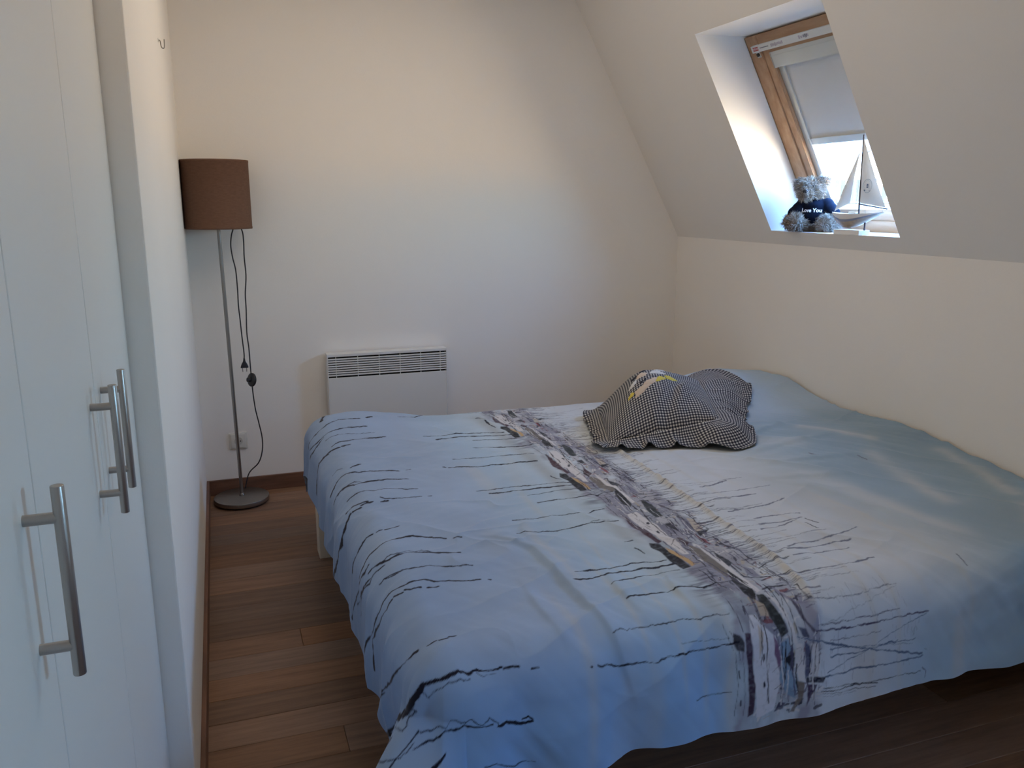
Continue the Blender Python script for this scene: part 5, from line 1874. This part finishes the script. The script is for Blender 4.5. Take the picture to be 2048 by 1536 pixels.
# printed emblem: a ring with a small blue mark
bm = new()
EC = Vector((BTX - 0.022, 2.664, 1.415))
for (r0, r1) in ((0.0225, 0.0245), (0.0180, 0.0188)):
    ring = [[bm.verts.new(EC + Vector((0, rr * math.cos(2 * PI * k / 40), rr * 1.08 * math.sin(2 * PI * k / 40)))) for k in range(40)] for rr in (r0, r1)]
    for k in range(40):
        bm.faces.new((ring[0][k], ring[0][(k + 1) % 40], ring[1][(k + 1) % 40], ring[1][k]))
M_emb = mat('faded_blue_print', (0.42, 0.50, 0.54), 0.8, bump=0.02)
obj('sail_ring', bm, M_emb, main)
bm = new()
for (y, z, w, h) in ((0, 0.0055, 0.008, 0.004), (0.0, 0.0, 0.010, 0.004), (0, -0.0055, 0.009, 0.004), (-0.014, -0.016, 0.006, 0.004), (0.013, -0.019, 0.005, 0.002)):
    box(bm, EC + Vector((-0.0004, y * -1 - w / 2, z - h / 2)), EC + Vector((0.0002, y * -1 + w / 2, z + h / 2)))
obj('sail_mark', bm, mat('blue_print', (0.05, 0.10, 0.20), 0.8, bump=0.02), main)
bm = new()
for a, b2 in (((BTX, 2.733, 1.608), (BTX, 2.874, 1.314)), ((BTX, 2.733, 1.608), (BTX, 2.596, 1.316)), ((BTX, 2.733, 1.60), (BTX - 0.024, 2.715, 1.310)), ((BTX, 2.733, 1.60), (BTX + 0.024, 2.715, 1.310))):
    tube(bm, [a, b2], 0.0004, 5)
obj('rigging', bm, M_mast, boat)

# the boat stands near the front edge of the sill: bring it forward along its own sight lines
KB = 0.969


def pull(o, r0):
    for ch in o.children:
        n = len(ch.data.vertices)
        co = np.empty(n * 3, np.float32)
        ch.data.vertices.foreach_get('co', co)
        co = co.reshape(-1, 3) + np.array(r0)
        co[:, 1] *= KB
        co[:, 2] = 1.36 + (co[:, 2] - 1.36) * KB
        co -= np.array([r0[0], r0[1] * KB, 1.36 + (r0[2] - 1.36) * KB])
        ch.data.vertices.foreach_set('co', np.ascontiguousarray(co, np.float32).ravel())
        ch.data.update()
        pull(ch, r0)


_r0 = tuple(boat.location)
pull(boat, _r0)
boat.location = (_r0[0], _r0[1] * KB, 1.36 + (_r0[2] - 1.36) * KB)

# ------------------------------------------------------------------ the house across the street
M_facade = mat('pale_render', (0.40, 0.45, 0.52), 0.9, bump=0.2, bscale=4, var=0.03, vscale=0.5)
M_roof = mat('weathered_roof_tiles', (0.26, 0.29, 0.34), 0.85, bump=0.3, bscale=6, var=0.12, vscale=1.5)
M_pane = mat('dark_window_pane', (0.012, 0.018, 0.021), 0.4, bump=0.02, spec=0.08)
M_winframe = mat('white_window_frame', (0.75, 0.75, 0.74), 0.5, bump=0.02)
hs = thing('house', (30.5, 34.0, -7.0), 'pale house across the street, seen bright through the roof window', 'house')
bm = new()
box(bm, (30.0, 22.0, -7.0), (39.0, 46.0, 3.15))
obj('wall', bm, M_facade, hs)
bm = new()
quad(bm, (29.5, 21.7, 3.05), (29.5, 46.3, 3.05), (34.5, 46.3, 5.6), (34.5, 21.7, 5.6))
quad(bm, (39.5, 46.3, 3.05), (39.5, 21.7, 3.05), (34.5, 21.7, 5.6), (34.5, 46.3, 5.6))
quad(bm, (29.5, 21.7, 3.05), (29.5, 21.7, 3.25), (29.5, 46.3, 3.25), (29.5, 46.3, 3.05))
obj('roof', bm, M_roof, hs)
for zc in (1.80, -1.3, -4.3):
    for k in range(9):
        yc_ = 34.07 + 1.08 * (k - 4)
        h_, w_ = 0.57, 0.38
        bm = new()
        for (y0, y1, z0, z1) in ((yc_ - w_ - 0.07, yc_ + w_ + 0.07, zc + h_, zc + h_ + 0.08), (yc_ - w_ - 0.07, yc_ + w_ + 0.07, zc - h_ - 0.08, zc - h_), (yc_ - w_ - 0.07, yc_ - w_, zc - h_, zc + h_), (yc_ + w_, yc_ + w_ + 0.07, zc - h_, zc + h_), (yc_ - 0.03, yc_ + 0.03, zc - h_, zc + h_)):
            box(bm, (29.93, y0, z0), (30.02, y1, z1))
        wf = obj('window', bm, M_winframe, hs)
        bm = new()
        box(bm, (29.96, yc_ - w_, zc - h_), (30.01, yc_ + w_, zc + h_))
        obj('pane', bm, M_pane, wf)
#@@END
